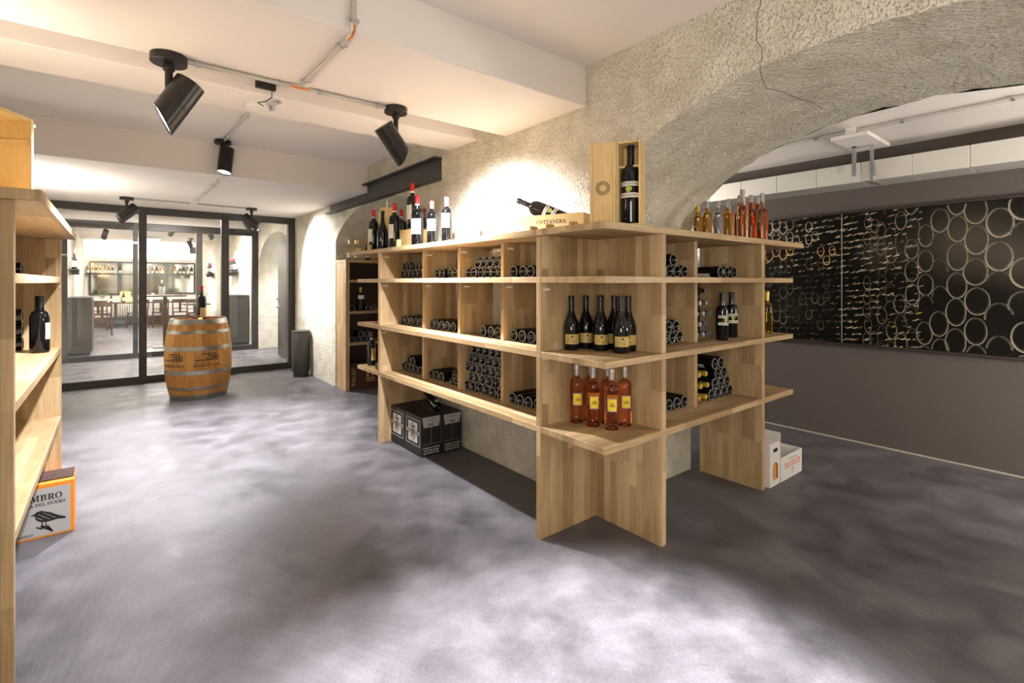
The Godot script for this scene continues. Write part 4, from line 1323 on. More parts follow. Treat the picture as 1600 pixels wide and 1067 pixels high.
# ------------------------------------------------------------------ barrel
func barrel_group() -> void:
	var c := Vector3(0.8, 0, -7.0)
	var t := thing("wine_barrel", "oak wine barrel with six steel hoops standing upright before the glass wall", "barrel", c)
	var H := 0.93
	var R := func(y: float): return 0.283 + 0.062 * (1.0 - pow(absf(y / H - 0.5) * 2.0, 2.2))
	var N := 28
	for k in N:   # staves, slightly proud of their joints
		var st := begin()
		var a0 := TAU * k / N + 0.004
		var sw := TAU / N - 0.008
		var prof := []
		for j in 15:
			var y := H * j / 14.0
			prof.append(Vector2(R.call(y), y))
		add_lathe(st, prof, 3, Vector3.ZERO, Basis(), a0, sw)
		add_lathe(st, [prof[14], prof[14] - Vector2(0.022, 0)], 3, Vector3.ZERO, Basis(), a0, sw)
		var m := part(t, "stave", st.commit(), M.barrel_staves[k % 4] if M.has("barrel_staves") else stave_material(k % 4))
		m.rotation.y = 0.0
	var inner := []
	for j in 15:
		var y := H * j / 14.0
		inner.append(Vector2(R.call(y) - 0.003, y))
	part(t, "joint_core", lathe(inner, 56), M.barrel_dark)
	part(t, "barrel_head", lathe([Vector2(R.call(H) - 0.02, H - 0.028), Vector2(0, H - 0.028)], 48), M.barrel_dark)
	part(t, "rim", lathe([Vector2(R.call(H) - 0.02, H), Vector2(R.call(H) - 0.022, H - 0.03)], 48), M.barrel_dark)
	for b in [[0.0, 0.06], [0.125, 0.155], [0.30, 0.345], [0.575, 0.62], [0.765, 0.80], [0.87, 0.928]]:
		var prof := []
		for j in 4:
			var y := lerpf(b[0], b[1], j / 3.0)
			prof.append(Vector2(R.call(y) + 0.003, y))
		prof.push_front(Vector2(R.call(b[0]) + 0.0004, b[0] + 0.0005))
		prof.append(Vector2(R.call(b[1]) + 0.0004, b[1] - 0.0005))
		var hoop := part(t, "hoop", lathe(prof, 56), M.hoop)
		var rv := begin()
		for q in 2:
			var a := -0.75 + q * 0.09
			var y: float = (b[0] + b[1]) / 2
			add_lathe(rv, [Vector2(0.007, 0), Vector2(0.0045, 0.004), Vector2(0, 0.005)], 8, Vector3(sin(a), 0, cos(a)) * (R.call(y) + 0.002) + Vector3(0, y, 0), Basis(Vector3.UP, a) * Basis(Vector3.RIGHT, PI / 2))
		part(hoop, "rivet", rv.commit(), M.hoop)
	# the maker's mark: strokes like scaffold rails, and the name, twice round the barrel
	for a in [0.12, -0.95]:
		var turn := Basis(Vector3.UP, a)
		var rm: float = R.call(0.46) + 0.0005
		part(t, "lettering", text("Abadía de Acon", 0.026, true, rm), M.ink, Vector3(0, 0.405, 0), turn)
		var em := begin()
		for s in [[0.0, 0.465, 0.24, 0.008], [0.03, 0.535, 0.15, 0.008], [0.08, 0.505, 0.09, 0.007], [0.02, 0.52, 0.012, 0.03], [0.06, 0.5, 0.01, 0.04], [0.09, 0.5, 0.01, 0.04], [0.12, 0.49, 0.01, 0.05], [0.05, 0.483, 0.12, 0.006]]:
			add_lathe(em, [Vector2(rm + 0.0006, s[1] - s[3] * 0.65), Vector2(rm + 0.0006, s[1] + s[3] * 0.65)], 6, Vector3.ZERO, Basis(), (s[0] - s[2] / 2) / rm, s[2] / rm)
		part(t, "emblem", em.commit(), M.ink, Vector3.ZERO, turn)
	# on the barrel
	bottle("tall_neck", stand(c + Vector3(0.03, H - 0.027, -0.02), 5), "large dark bottle with red capsule and gold label standing on the barrel", "", {"foil": "red", "foil_from": 0.86, "paper": "paper_gold", "label_y": [0.03, 0.15], "label_deg": 110, "label_turn": 25})
	var g := thing("candle_glass", "small glass with a lit candle on the barrel before the bottle", "candle", c + Vector3(0.0, H - 0.027, 0.13))
	part(g, "glass", lathe([Vector2(0, 0.004), Vector2(0.026, 0.004), Vector2(0.03, 0.07), Vector2(0.034, 0.07), Vector2(0.03, 0), Vector2(0, 0)].map(func(p): return p), 20), M.pane)
	part(g, "candle", cyl(0.02, 0.03, 16), M.candle, Vector3(0, 0.005, 0))
	var spots := [[-0.20, 0.05, 0.3, "at the left rim"], [-0.16, 0.13, 1.2, "left of the candle"], [-0.15, 0.0, 2.1, "on the left, between rim and bottle"], [-0.09, 0.17, 0.1, "at the front rim, left of the candle"], [-0.10, -0.14, 2.8, "at the rear left"], [0.02, -0.19, 0.9, "behind the bottle"], [0.12, 0.14, 2.4, "right of the candle"], [0.18, 0.05, 0.5, "at the right rim"], [0.14, -0.10, 1.7, "at the rear right"], [0.08, 0.20, 3.0, "at the front rim, right of the candle"]]
	for q in spots:
		solo("wine_cork", cyl(0.011, 0.045, 10), M.cork, "loose wine cork on top of the barrel, " + q[3], "cork", c + Vector3(q[0], H - 0.017, q[1]), Basis(Vector3.UP, q[2]) * Basis(Vector3.BACK, PI / 2), "loose corks on the barrel")


func stave_material(k: int) -> Material:
	M.barrel_staves = []
	for q in 4:
		var m := M.barrel.duplicate() as StandardMaterial3D
		m.uv1_scale = Vector3(1.0 / 8.0, 1.0, 1)
		m.uv1_offset = Vector3(q * 0.25 + 0.01, q * 0.3, 0)
		M.barrel_staves.append(m)
	return M.barrel_staves[k]


# ------------------------------------------------------------------ cartons on the floor
func floor_boxes() -> void:
	# black six-bottle cartons under the long arm
	var names := ["black carton with white emblem under the long shelf, left of the front pair", "black carton with white emblem under the long shelf, right of the front pair", "black carton behind the front pair, next to the wall, farther one", "black carton behind the front pair, next to the wall, nearer one"]
	var i := 0
	for p in [[1.945, -3.857], [1.945, -3.575], [2.128, -3.845], [2.128, -3.56]]:
		var t := thing("wine_carton", names[i], "carton", Vector3(p[0], 0, p[1]), 0.0, "black cartons under the long shelf")
		var D := 0.178
		var W := 0.276
		var H := 0.31
		part(t, "carton_body", box(Vector3(D, H, W), 1, 0.004), M.card_black, Vector3(0, H / 2, 0))
		part(t, "tape_label", box(Vector3(0.05, 0.001, 0.09), 1, 0.0), M.card_brown, Vector3(0, H + 0.0003, 0))
		# white printed panels on the front
		var fx := -D / 2 - 0.0004
		var fr := begin()
		for s in [[0.0, 0.275, 0.23, 0.003], [0.0, 0.075, 0.23, 0.003]]:
			add_box(fr, Vector3(fx, s[1], s[0]), Vector3(0.0006, s[3], s[2]), 1, 0.0)
		for z in [-0.1135, 0.1135]:
			add_box(fr, Vector3(fx, 0.175, z), Vector3(0.0006, 0.2, 0.003), 1, 0.0)
		part(t, "border_print", fr.commit(), M.ink_white)
		part(t, "band_print", box(Vector3(0.0006, 0.028, 0.226), 1, 0.0), M.paper_gray, Vector3(fx, 0.175, 0))
		for y in [0.222, 0.128]:
			part(t, "panel_print", box(Vector3(0.0006, 0.062, 0.15), 1, 0.0), M.ink_white, Vector3(fx, y, 0))
		var em := begin()
		for q in [[0.0, 0.2, 0.022, 1.0], [0.012, 0.215, 0.016, 0.8], [-0.02, 0.228, 0.013, 0.7], [0.0, 0.15, 0.026, 0.6], [0.022, 0.138, 0.012, 0.7], [-0.022, 0.138, 0.012, 0.7], [0.0, 0.243, 0.01, 1.2], [0.0, 0.112, 0.009, 1.2], [0.0, 0.175, 0.012, 1.0]]:
			add_lathe(em, [Vector2(q[2], 0), Vector2(q[2], 0.0008), Vector2(q[2] * 0.62, 0.0008), Vector2(q[2] * 0.62, 0)], 14, Vector3(fx - 0.0002, q[1], q[0]), Basis(Vector3.BACK, PI / 2) * Basis.from_scale(Vector3(q[3], 1, 1)))
		for q in [[0.03, 0.225, 0.6], [-0.034, 0.215, -0.5], [0.03, 0.125, -0.7], [-0.03, 0.122, 0.7], [0.0, 0.187, 0.2]]:
			add_box(em, Vector3(fx - 0.0002, q[1], q[0]), Vector3(0.0006, 0.006, 0.03), 1, 0.0, Vector2.ZERO, Basis(Vector3.RIGHT, q[2]))
		part(t, "emblem", em.commit(), M.ink)
		# end face: grey flap with bar code, weights below
		var ez := W / 2 + 0.0006
		var flap := begin()
		add_prism(flap, PackedVector2Array([Vector2(-0.082, 0.305), Vector2(0.082, 0.305), Vector2(0.068, 0.225), Vector2(-0.068, 0.225)]), 0.0015, Vector3(0, 0, ez - 0.0005), Vector3.RIGHT, Vector3.UP, Vector3.BACK)
		var fl := part(t, "end_flap", flap.commit(), M.card_gray)
		var bars := begin()
		for q in 12:
			add_box(bars, Vector3(-0.024 + q * 0.0037, 0.245, ez + 0.0012), Vector3(0.0012 + 0.0012 * (q * 7 % 3) / 2.0, 0.018, 0.0004), 1, 0.0)
		add_box(bars, Vector3(0.0, 0.282, ez + 0.0012), Vector3(0.07, 0.003, 0.0004), 1, 0.0)
		part(fl, "bar_code", bars.commit(), M.ink)
		var lo := 0
		for line in ["Contiene 6 x 750 ml", "peso netto 4,5 Kg", "peso lordo 8,7 Kg"]:
			part(t, "lettering", text(line, 0.011), M.ink_white, Vector3(0.0, 0.064 - lo * 0.02, ez), Basis())
			lo += 1
		var rl := begin()
		add_box(rl, Vector3(0.0, 0.093, ez), Vector3(0.15, 0.002, 0.0006), 1, 0.0)
		add_box(rl, Vector3(0.0, 0.16, ez), Vector3(0.0015, 0.13, 0.0006), 1, 0.0)
		part(t, "rule_print", rl.commit(), M.card_gray)
		i += 1
	bottle("bordeaux", Transform3D(Basis(Quaternion(Vector3.UP, Vector3(0.12, 0.22, -0.96).normalized())), Vector3(2.03, 0.353, -3.47)), "black bottle with small white label lying on the black cartons", "", {"foil": "black", "paper": "paper", "label_y": [0.03, 0.07], "label_deg": 70, "label_turn": 10})
	# orange and white carton with the bird
	var t := thing("wine_carton", "orange and white carton with bird drawing under the left shelf", "carton", Vector3(-0.34, 0, -3.712))
	var W := 0.345
	var D := 0.18
	var H := 0.285
	part(t, "carton_body", box(Vector3(W, H, D), 1, 0.003), M.card_orange, Vector3(0, H / 2, 0))
	part(t, "front_print", box(Vector3(W - 0.022, H - 0.035, 0.0008), 1, 0.0), M.card_gray, Vector3(-0.004, H / 2 - 0.006, D / 2 + 0.0003))  # white face given grey card, standing in for the shade there
	part(t, "flap", prism([Vector2(-W / 2, 0), Vector2(W / 2, 0), Vector2(W / 2, 0.004), Vector2(-W / 2, 0.004)], 0.1), M.card_orange, Vector3(0, H + 0.003, -D / 2 + 0.0), Basis(Vector3.RIGHT, -0.22))
	part(t, "flap", box(Vector3(W - 0.004, 0.003, 0.07), 1, 0.0), M.card_brown, Vector3(0, H + 0.02, 0.02), Basis(Vector3.RIGHT, 0.45))
	part(t, "lettering", text("SEMBRO", 0.03), M.ink, Vector3(0.035, 0.212, D / 2 + 0.001))
	part(t, "lettering", text("RIBERA DEL DUERO", 0.0145), M.ink, Vector3(0.035, 0.178, D / 2 + 0.001))
	part(t, "lettering", text("TEMPRANILLO", 0.0095), M.ink, Vector3(-0.04, 0.026, D / 2 + 0.001))
	var bird := begin()
	var bp := PackedVector2Array()
	for p in [[-0.058, 0.028], [-0.04, 0.035], [-0.03, 0.044], [-0.012, 0.046], [0.002, 0.038], [0.02, 0.03], [0.05, 0.008], [0.085, -0.012], [0.082, -0.02], [0.05, -0.014], [0.02, -0.018], [-0.008, -0.016], [-0.026, -0.006], [-0.036, 0.008], [-0.038, 0.024]]:
		bp.append(Vector2(p[0], p[1]))
	add_prism(bird, bp, 0.0007, Vector3(0.055, 0.1, D / 2 + 0.0007), Vector3.RIGHT, Vector3.UP, Vector3.BACK)
	for q in [[0.045, 0.072, 0.004, 0.03, 0.1], [0.06, 0.071, 0.004, 0.03, -0.1], [0.06, 0.05, 0.012, 0.05, 0.9], [0.075, 0.043, 0.008, 0.045, 0.5], [0.035, 0.055, 0.006, 0.03, 1.0]]:
		add_box(bird, Vector3(q[0], q[1], D / 2 + 0.001), Vector3(q[2], q[3], 0.0007), 1, 0.0, Vector2.ZERO, Basis(Vector3.BACK, q[4]))
	part(t, "bird_print", bird.commit(), M.ink)
	var spk := begin()
	for k in 30:
		var p := Vector2(-0.03 + fmod(k * 0.0137, 0.075), -0.008 + fmod(k * 0.0091, 0.04))
		if Geometry2D.is_point_in_polygon(p, bp):
			add_box(spk, Vector3(0.055 + p.x, 0.1 + p.y, D / 2 + 0.0016), Vector3(0.005, 0.0016, 0.0003), 1, 0.0, Vector2.ZERO, Basis(Vector3.BACK, -0.5))
	part(t, "feather_print", spk.commit(), M.card_white)
	# white gift carton with a window
	t = thing("gift_carton", "tall white bottle carton with arched window and hand hole by the end panel", "carton", Vector3(3.443, 0, -1.63))
	part(t, "carton_body", box(Vector3(0.145, 0.286, 0.28), 1, 0.003), M.card_white, Vector3(0, 0.143, 0))
	var hand := PackedVector2Array()
	for k in 16:
		var a := TAU * k / 16.0
		hand.append(Vector2(cos(a) * 0.012 + (0.02 if cos(a) > 0 else -0.02), sin(a) * 0.012))
	var st := begin()
	add_prism(st, hand, 0.001, Vector3(0.005, 0.238, 0.1401), Vector3.RIGHT, Vector3.UP, Vector3.BACK)
	part(t, "hand_hole", st.commit(), M.black_void)
	var win := PackedVector2Array([Vector2(-0.032, 0), Vector2(0.032, 0), Vector2(0.032, 0.075)])
	for k in 9:
		var a := PI * k / 8.0
		win.append(Vector2(cos(a) * 0.032, 0.08 + sin(a) * 0.03))
	st = begin()
	add_prism(st, win, 0.001, Vector3(0.005, 0.045, 0.1401), Vector3.RIGHT, Vector3.UP, Vector3.BACK)
	part(t, "window_print", st.commit(), M.black_void)
	var winb := PackedVector2Array()
	for p in win:
		winb.append(Vector2(p.x * 0.7 - 0.008, p.y * 0.97))
	st = begin()
	add_prism(st, winb, 0.0012, Vector3(0.005, 0.045, 0.1405), Vector3.RIGHT, Vector3.UP, Vector3.BACK)
	part(t, "bottle_print", st.commit(), M.card_orange)
	# white open carton
	t = thing("wine_carton", "low white open carton with pale red lettering beside the tall white one", "carton", Vector3(3.70, 0, -1.63))
	W = 0.345
	D = 0.28
	H = 0.165
	part(t, "front_side", box(Vector3(W, H, 0.004), 0, 0.0005), M.card_white, Vector3(0, H / 2, D / 2 - 0.002))
	part(t, "rear_side", box(Vector3(W, H, 0.004), 0, 0.0005), M.card_white, Vector3(0, H / 2, -D / 2 + 0.002))
	for s in [-1, 1]:
		part(t, "short_side", box(Vector3(0.004, H, D - 0.0082), 0, 0.0005), M.card_white, Vector3(s * (W / 2 - 0.002), H / 2, 0))
	part(t, "bottom", box(Vector3(W - 0.0082, 0.004, D - 0.0082), 0, 0.0005), M.card_gray, Vector3(0, 0.002, 0))
	part(t, "inner_sheet", box(Vector3(W - 0.012, 0.004, D - 0.012), 0, 0.0005), M.card_gray, Vector3(0, H - 0.03, 0))
	part(t, "flap", box(Vector3(0.004, 0.175, D), 1, 0.0005), M.card_white, Vector3(-W / 2 - 0.002, H + 0.088, 0), Basis(Vector3.BACK, 0.02))
	part(t, "flap", box(Vector3(W, 0.004, 0.13), 1, 0.0005), M.card_white, Vector3(0, H + 0.02, -D / 2 + 0.055), Basis(Vector3.RIGHT, 0.3))
	part(t, "lettering", text("BAUDIER", 0.038), M.ink_orange, Vector3(0.015, 0.095, D / 2 + 0.0005))
	part(t, "lettering", text("Cave & Maison", 0.012), M.card_gray, Vector3(0.015, 0.135, D / 2 + 0.0005))
	var gl := begin()
	add_box(gl, Vector3(0.015, 0.055, D / 2 + 0.0006), Vector3(0.028, 0.022, 0.0006), 1, 0.0)
	add_box(gl, Vector3(0.015, 0.03, D / 2 + 0.0006), Vector3(0.09, 0.004, 0.0006), 1, 0.0)
	part(t, "print", gl.commit(), M.card_gray)
	var gs := begin()
	var bowl := PackedVector2Array([Vector2(-0.014, 0.028), Vector2(0.014, 0.028), Vector2(0.013, 0.014), Vector2(0.002, 0.006), Vector2(0.002, -0.012), Vector2(0.01, -0.015), Vector2(-0.01, -0.015), Vector2(-0.002, -0.012), Vector2(-0.002, 0.006), Vector2(-0.013, 0.014)])
	add_prism(gs, bowl, 0.0008, Vector3(-W / 2 - 0.0004, 0.05, 0.08), Vector3(0, 0, 1), Vector3.UP, Vector3.LEFT)
	part(t, "glass_sign", gs.commit(), M.ink)


# ------------------------------------------------------------------ the side room
func picture_texture() -> ImageTexture:
	# print of stacked bottle bases: rows of bright double rings that grow to the right and dissolve into blurred dashes in the middle
	var w := 2048
	var h := 760
	var im := Image.create(w, h, false, Image.FORMAT_RGB8)
	im.fill(Color8(12, 10, 8))
	var r := RandomNumberGenerator.new()
	r.seed = 5
	# soft pale warm patches over the dark ground
	for q in [[1500, 200, 300, 0.20], [1180, 240, 160, 0.12], [120, 120, 220, 0.28], [1750, 330, 260, 0.15], [800, 560, 200, 0.06]]:
		var rad := int(q[2])
		for y in range(maxi(0, q[1] - rad), mini(h, q[1] + rad), 4):
			for x in range(maxi(0, q[0] - rad), mini(w, q[0] + rad), 4):
				var d := Vector2(x - q[0], y - q[1]).length() / rad
				if d < 1.0:
					var v: float = q[3] * pow(1.0 - d * d, 2.0)
					var c := im.get_pixel(x, y)
					im.fill_rect(Rect2i(x, y, 4, 4), Color(c.r + v, c.g + v * 0.92, c.b + v * 0.82))
	var ring := func(cx: float, cy: float, rx: float, ry: float, th: float, bright: float, tint: Color, from: float, to: float):
		var n := int(maxf(24.0, rx * 4.0))
		for k in n:
			var a := lerpf(from, to, float(k) / n)
			var wob := 0.75 + 0.25 * sin(k * 1.9 + cx)
			for q in 2:
				var f := 1.0 - q * 0.11
				var x := int(cx + cos(a) * rx * f)
				var y := int(cy + sin(a) * ry * f)
				var s := int(maxf(1.0, th * (1.0 if q == 0 else 0.6)))
				var lum := bright * wob * (0.55 + 0.45 * absf(sin(a * 0.5 + 0.7))) * (1.0 if q == 0 else 0.6)
				if x > 0 and y > 0 and x < w - s and y < h - s and (k % 3 != 2 or q == 0):
					im.fill_rect(Rect2i(x, y, s, s), Color(tint.r * lum, tint.g * lum, tint.b * lum))
	var warm := Color(1.0, 0.93, 0.8)
	# the right part: bottles stacked in a wall that turns away towards the middle
	var x := 1130.0
	var col := 0
	while x < w + 120.0:
		var t := clampf((x - 1024.0) / 1024.0, 0.0, 1.0)
		var v := clampf(0.35 + 1.9 * t - 1.35 * t * t, 0.35, 1.0)
		var rx := 9.0 + 29.0 * clampf(t * 2.0, 0.0, 1.25)
		for row in range(-4, 5):
			var cy := 450.0 + (row + (0.5 if col % 2 else 0.0)) * 158.0 * v - 60.0 * (1.0 - t) + r.randf_range(-8.0, 8.0)
			var ry := 73.0 * v * r.randf_range(0.94, 1.04)
			var full := r.randf() < 0.62
			var b := (0.5 + 0.5 * t) * (1.0 if full else 0.75)
			ring.call(x + r.randf_range(-4.0, 4.0), cy, rx * r.randf_range(0.92, 1.06), ry, 3.5 + 3.0 * t, b, warm, 0.0 if full else r.randf_range(2.8, 3.6), TAU if full else r.randf_range(5.6, 6.6))
		x += rx * 1.86
		col += 1
	# the middle: blurred dashes on lines that climb to the right
	for k in 2600:
		var px := r.randf_range(520.0, 1330.0)
		var row := r.randi_range(-2, 24)
		var py := row * 36.0 + (px - 900.0) * -0.10 + r.randf_range(-5.0, 5.0)
		var fade := clampf(1.25 - absf(px - 930.0) / 400.0, 0.0, 1.0)
		if r.randf() > fade:
			continue
		var low := py > 0.45 * h and px < 1000.0
		var b := r.randf_range(0.12, 0.9) * (0.4 if low else 0.85)
		var tint := warm
		if r.randf() < 0.14:
			tint = [Color(0.95, 0.8, 0.35), Color(0.9, 0.5, 0.35), Color(0.6, 0.65, 0.7), Color(0.85, 0.6, 0.3)][r.randi() % 4]
		var l := int(r.randf_range(8.0, 24.0) * (0.7 + 0.5 * absf(px - 860.0) / 480.0))
		for q in l:
			var th := 2 + int(3.0 * sin(PI * q / l))
			im.fill_rect(Rect2i(int(px + q), int(py - q * 0.5), th, th), Color(tint.r * b, tint.g * b, tint.b * b))
	# the left part: bright rings in the upper rows, dim ones below
	x = 12.0
	col = 0
	while x < 1000.0:
		var g := clampf(1.0 - x / 1500.0, 0.2, 1.0)
		var rx := 9.0 + 42.0 * g * g
		for row in 10:
			var cy := -30.0 + row * 114.0 * (0.45 + 0.55 * g) + (44.0 * g if col % 2 else 0.0) + (1.0 - g) * 120.0
			var b := r.randf_range(0.7, 1.0) if cy < 270.0 else r.randf_range(0.15, 0.5)
			if cy > 270.0 and r.randf() < 0.35 or x > 780.0 and r.randf() < 0.5:
				continue
			var tint := warm
			if cy > 180.0 and cy < 300.0:
				tint = Color(1.0, 0.78, 0.5)
			ring.call(x, cy, rx * r.randf_range(0.9, 1.05), rx * 1.9, 3.5 + 3.0 * g, b, tint, 0.0, TAU)
		x += rx * 1.75
		col += 1
	return ImageTexture.create_from_image(im)


func side_room() -> void:
	# the framed print in two panels
	var pt := picture_texture()
	var zl := -3.32
	var zr := 0.20
	var t := thing("wall_picture", "long dark framed two-panel print of gleaming rings on the dark wall", "picture", Vector3(4.9, 0.84, -1.56))
	var seam := -1.56
	for q in [[zl, seam - 0.004], [seam + 0.004, zr]]:
		var m := flat(Color.WHITE, 0.2)
		m.albedo_texture = pt
		m.metallic_specular = 0.35
		var st := begin()
		var a := Vector3(-0.02, 0, q[0] + 1.56)
		var b := Vector3(-0.02, 0, q[1] + 1.56)
		var up := Vector3(0, 1.10, 0)
		var u0: float = (q[0] - zl) / (zr - zl)
		var u1: float = (q[1] - zl) / (zr - zl)
		quad(st, a, b, b + up, a + up, Vector3.LEFT, [Vector2(u0, 1), Vector2(u1, 1), Vector2(u1, 0), Vector2(u0, 0)])
		var back := Vector3(0.018, 0, 0)
		quad(st, a, a + up, a + up + back, a + back, Vector3.FORWARD)
		quad(st, b, b + up, b + up + back, b + back, Vector3.BACK)
		quad(st, a + back, b + back, b + up + back, a + up + back, Vector3.RIGHT)
		quad(st, a + up, b + up, b + up + back, a + up + back, Vector3.UP)
		quad(st, a, b, b + back, a + back, Vector3.DOWN)
		part(t, "print_panel", st.commit(), m)
	part(t, "seam_strip", box(Vector3(0.02, 1.10, 0.007), 1, 0.0), M.galv, Vector3(-0.012, 0.55, 0))
	part(t, "frame_rail", box(Vector3(0.036, 0.02, zr - zl + 0.03), 2, 0.002), M.frame_brown if M.has("frame_brown") else brown_frame(), Vector3(-0.012, 1.112, (zl + zr) / 2 + 1.56))
	part(t, "frame_rail", box(Vector3(0.036, 0.02, zr - zl + 0.03), 2, 0.002), M.frame_brown, Vector3(-0.012, -0.012, (zl + zr) / 2 + 1.56))
	for z in [zl - 0.008, zr + 0.008]:
		part(t, "frame_rail", box(Vector3(0.036, 1.1, 0.016), 1, 0.002), M.frame_brown, Vector3(-0.012, 0.55, z + 1.56))
	# air duct in lengths
	t = thing("air_duct", "long pale metal air duct of joined lengths along the dark wall", "duct", Vector3(4.76, 2.15, -1.5))
	var z := -5.5
	var k := 0
	while z < 4.2:
		part(t, "duct_length", box(Vector3(0.31, 0.155, 0.318), 2, 0.004, k % 5), M.duct if M.has("duct") else duct_material(), Vector3(0, 0.078, z + 0.16 + 1.5))
		z += 0.32
		k += 1
	# ceiling plate with two hangers
	t = thing("ceiling_plate", "flat white rectangular plate fixed under the side room's vault", "ceiling plate", Vector3(4.5, 2.44, -1.31))
	part(t, "plate", box(Vector3(0.52, 0.03, 0.24), 2, 0.003), M.ceil, Vector3(0, 0.0, 0))
	part(t, "packing", box(Vector3(0.09, 0.11, 0.07), 2, 0.003), M.ceil, Vector3(-0.05, 0.065, -0.04))
	t = thing("duct_hanger", "straight zinc strip hanging from the white ceiling plate", "bracket", Vector3(4.55, 2.425, -1.37))
	part(t, "strip", box(Vector3(0.006, 0.23, 0.03), 1, 0.001), M.galv, Vector3(0, -0.115, 0))
	part(t, "foot", box(Vector3(0.03, 0.012, 0.034), 1, 0.001), M.galv, Vector3(0.012, -0.006, 0))
	t = thing("duct_hanger", "angled zinc bracket gripping the air duct beside the straight strip", "bracket", Vector3(4.58, 2.425, -1.26))
	part(t, "strip", box(Vector3(0.008, 0.29, 0.026), 1, 0.001), M.galv, Vector3(0, -0.145, 0))
	part(t, "arm", box(Vector3(0.2, 0.008, 0.026), 0, 0.001), M.galv, Vector3(0.1, -0.288, 0))
	part(t, "angle", box(Vector3(0.03, 0.1, 0.02), 1, 0.001), M.galv, Vector3(-0.012, -0.2, 0.02))
	for y in [-0.06, -0.25]:
		part(t, "bolt", cyl(0.006, 0.03, 10), M.galv, Vector3(-0.02, y, 0.01), Basis(Vector3.BACK, PI / 2))
	conduit(Vector3(4.42, 2.514, -3.0), Vector3(4.42, 2.514, 1.5), "long grey conduit running along the side room's vault", 8, 0.011)


func brown_frame() -> Material:
	M.frame_brown = flat(Color8(46, 33, 28), 0.4)
	return M.frame_brown


func duct_material() -> Material:
	M.duct = flat(Color8(206, 202, 194), 0.45, 0.25)
	return M.duct


# ------------------------------------------------------------------ the bistro behind the glass
func chair(at: Vector3, turn: float, label: String) -> void:
	var t := thing("dining_chair", label, "chair", at, deg_to_rad(turn), "dark bistro chairs")
	part(t, "seat", prism([Vector2(-0.2, -0.2), Vector2(0.2, -0.2), Vector2(0.21, 0.1), Vector2(0.17, 0.2), Vector2(-0.17, 0.2), Vector2(-0.21, 0.1)], 0.03, Vector3.RIGHT, Vector3.BACK, Vector3.UP), M.dark_wood, Vector3(0, 0.43, 0))
	for s in [-1, 1]:
		part(t, "leg", tube([Vector3(s * 0.17, 0.44, 0.16), Vector3(s * 0.19, 0, 0.19)], 0.017, 8), M.dark_wood)
		part(t, "leg", tube([Vector3(s * 0.185, 0.84, -0.27), Vector3(s * 0.18, 0.45, -0.19), Vector3(s * 0.19, 0, -0.25)], 0.018, 8), M.dark_wood)
	var path := []
	for k in 9:
		var x := -0.19 + 0.38 * k / 8.0
		path.append([x, -0.27 - 0.04 * cos(x / 0.19 * PI / 2)])
	var st := begin()
	for k in 8:
		var a = path[k]
		var b = path[k + 1]
		var m := Vector3((a[0] + b[0]) / 2, 0.79, (a[1] + b[1]) / 2)
		add_box(st, m, Vector3(0.0485 + absf(a[1] - b[1]) * 0.3, 0.11, 0.018), 1, 0.002, Vector2.ZERO, Basis(Vector3.UP, -atan2(b[1] - a[1], b[0] - a[0])))
	part(t, "top_rail", st.commit(), M.dark_wood)
	part(t, "splat", box(Vector3(0.06, 0.3, 0.014), 1, 0.002), M.dark_wood, Vector3(0, 0.6, -0.255), Basis(Vector3.RIGHT, -0.18))
	part(t, "stretcher", tube([Vector3(-0.18, 0.56, -0.215), Vector3(0.18, 0.56, -0.215)], 0.012, 8), M.dark_wood)
	part(t, "stretcher", tube([Vector3(-0.18, 0.22, -0.22), Vector3(0.185, 0.2, 0.175)], 0.011, 8), M.dark_wood)
	part(t, "stretcher", tube([Vector3(0.18, 0.22, -0.22), Vector3(-0.185, 0.2, 0.175)], 0.011, 8), M.dark_wood)


func table(at: Vector3, sx: float, sz: float, h: float, label: String) -> void:
	var t := thing("bistro_table", label, "table", at)
	part(t, "tabletop", box(Vector3(sx, 0.03, sz), 0, 0.004), M.dark_wood, Vector3(0, h - 0.015, 0))
	part(t, "column", box(Vector3(0.07, h - 0.045, 0.07), 1, 0.003), M.frame, Vector3(0, 0.015 + (h - 0.045) / 2, 0))
	part(t, "foot_plate", box(Vector3(sx * 0.62, 0.015, sz * 0.62), 1, 0.003), M.frame, Vector3(0, 0.0075, 0))


func plant(at: Vector3, label: String, sd: int, h := 0.34) -> void:
	var r := RandomNumberGenerator.new()
	r.seed = sd
	var t := thing("potted_plant", label, "plant", at)
	part(t, "pot", lathe([Vector2(0, 0), Vector2(0.05, 0), Vector2(0.065, 0.1), Vector2(0.06, 0.1), Vector2(0.055, 0.08), Vector2(0, 0.08)], 20), M.white_plastic)
	for k in 9:
		var a := TAU * k / 9.0 + r.randf()
		var tip := Vector3(cos(a) * 0.12, h * r.randf_range(0.6, 1.0), sin(a) * 0.12)
		var stem := part(t, "stem", tube([Vector3(0, 0.08, 0), Vector3(tip.x * 0.4, tip.y * 0.6, tip.z * 0.4), tip], 0.003, 5), M.leaf)
		var st := begin()
		for q in 4:
			var c := Vector3(0, 0.08, 0).lerp(tip, 0.5 + q * 0.16)
			var d := Vector3(r.randf_range(-1, 1), 0.4, r.randf_range(-1, 1)).normalized() * 0.055
			var s := d.cross(Vector3.UP).normalized() * 0.018
			tri(st, c, c + d * 0.5 + s, c + d, Vector3.UP)
			tri(st, c, c + d, c + d * 0.5 - s, Vector3.UP)
		part(stem, "leaves", st.commit(), M.leaf)


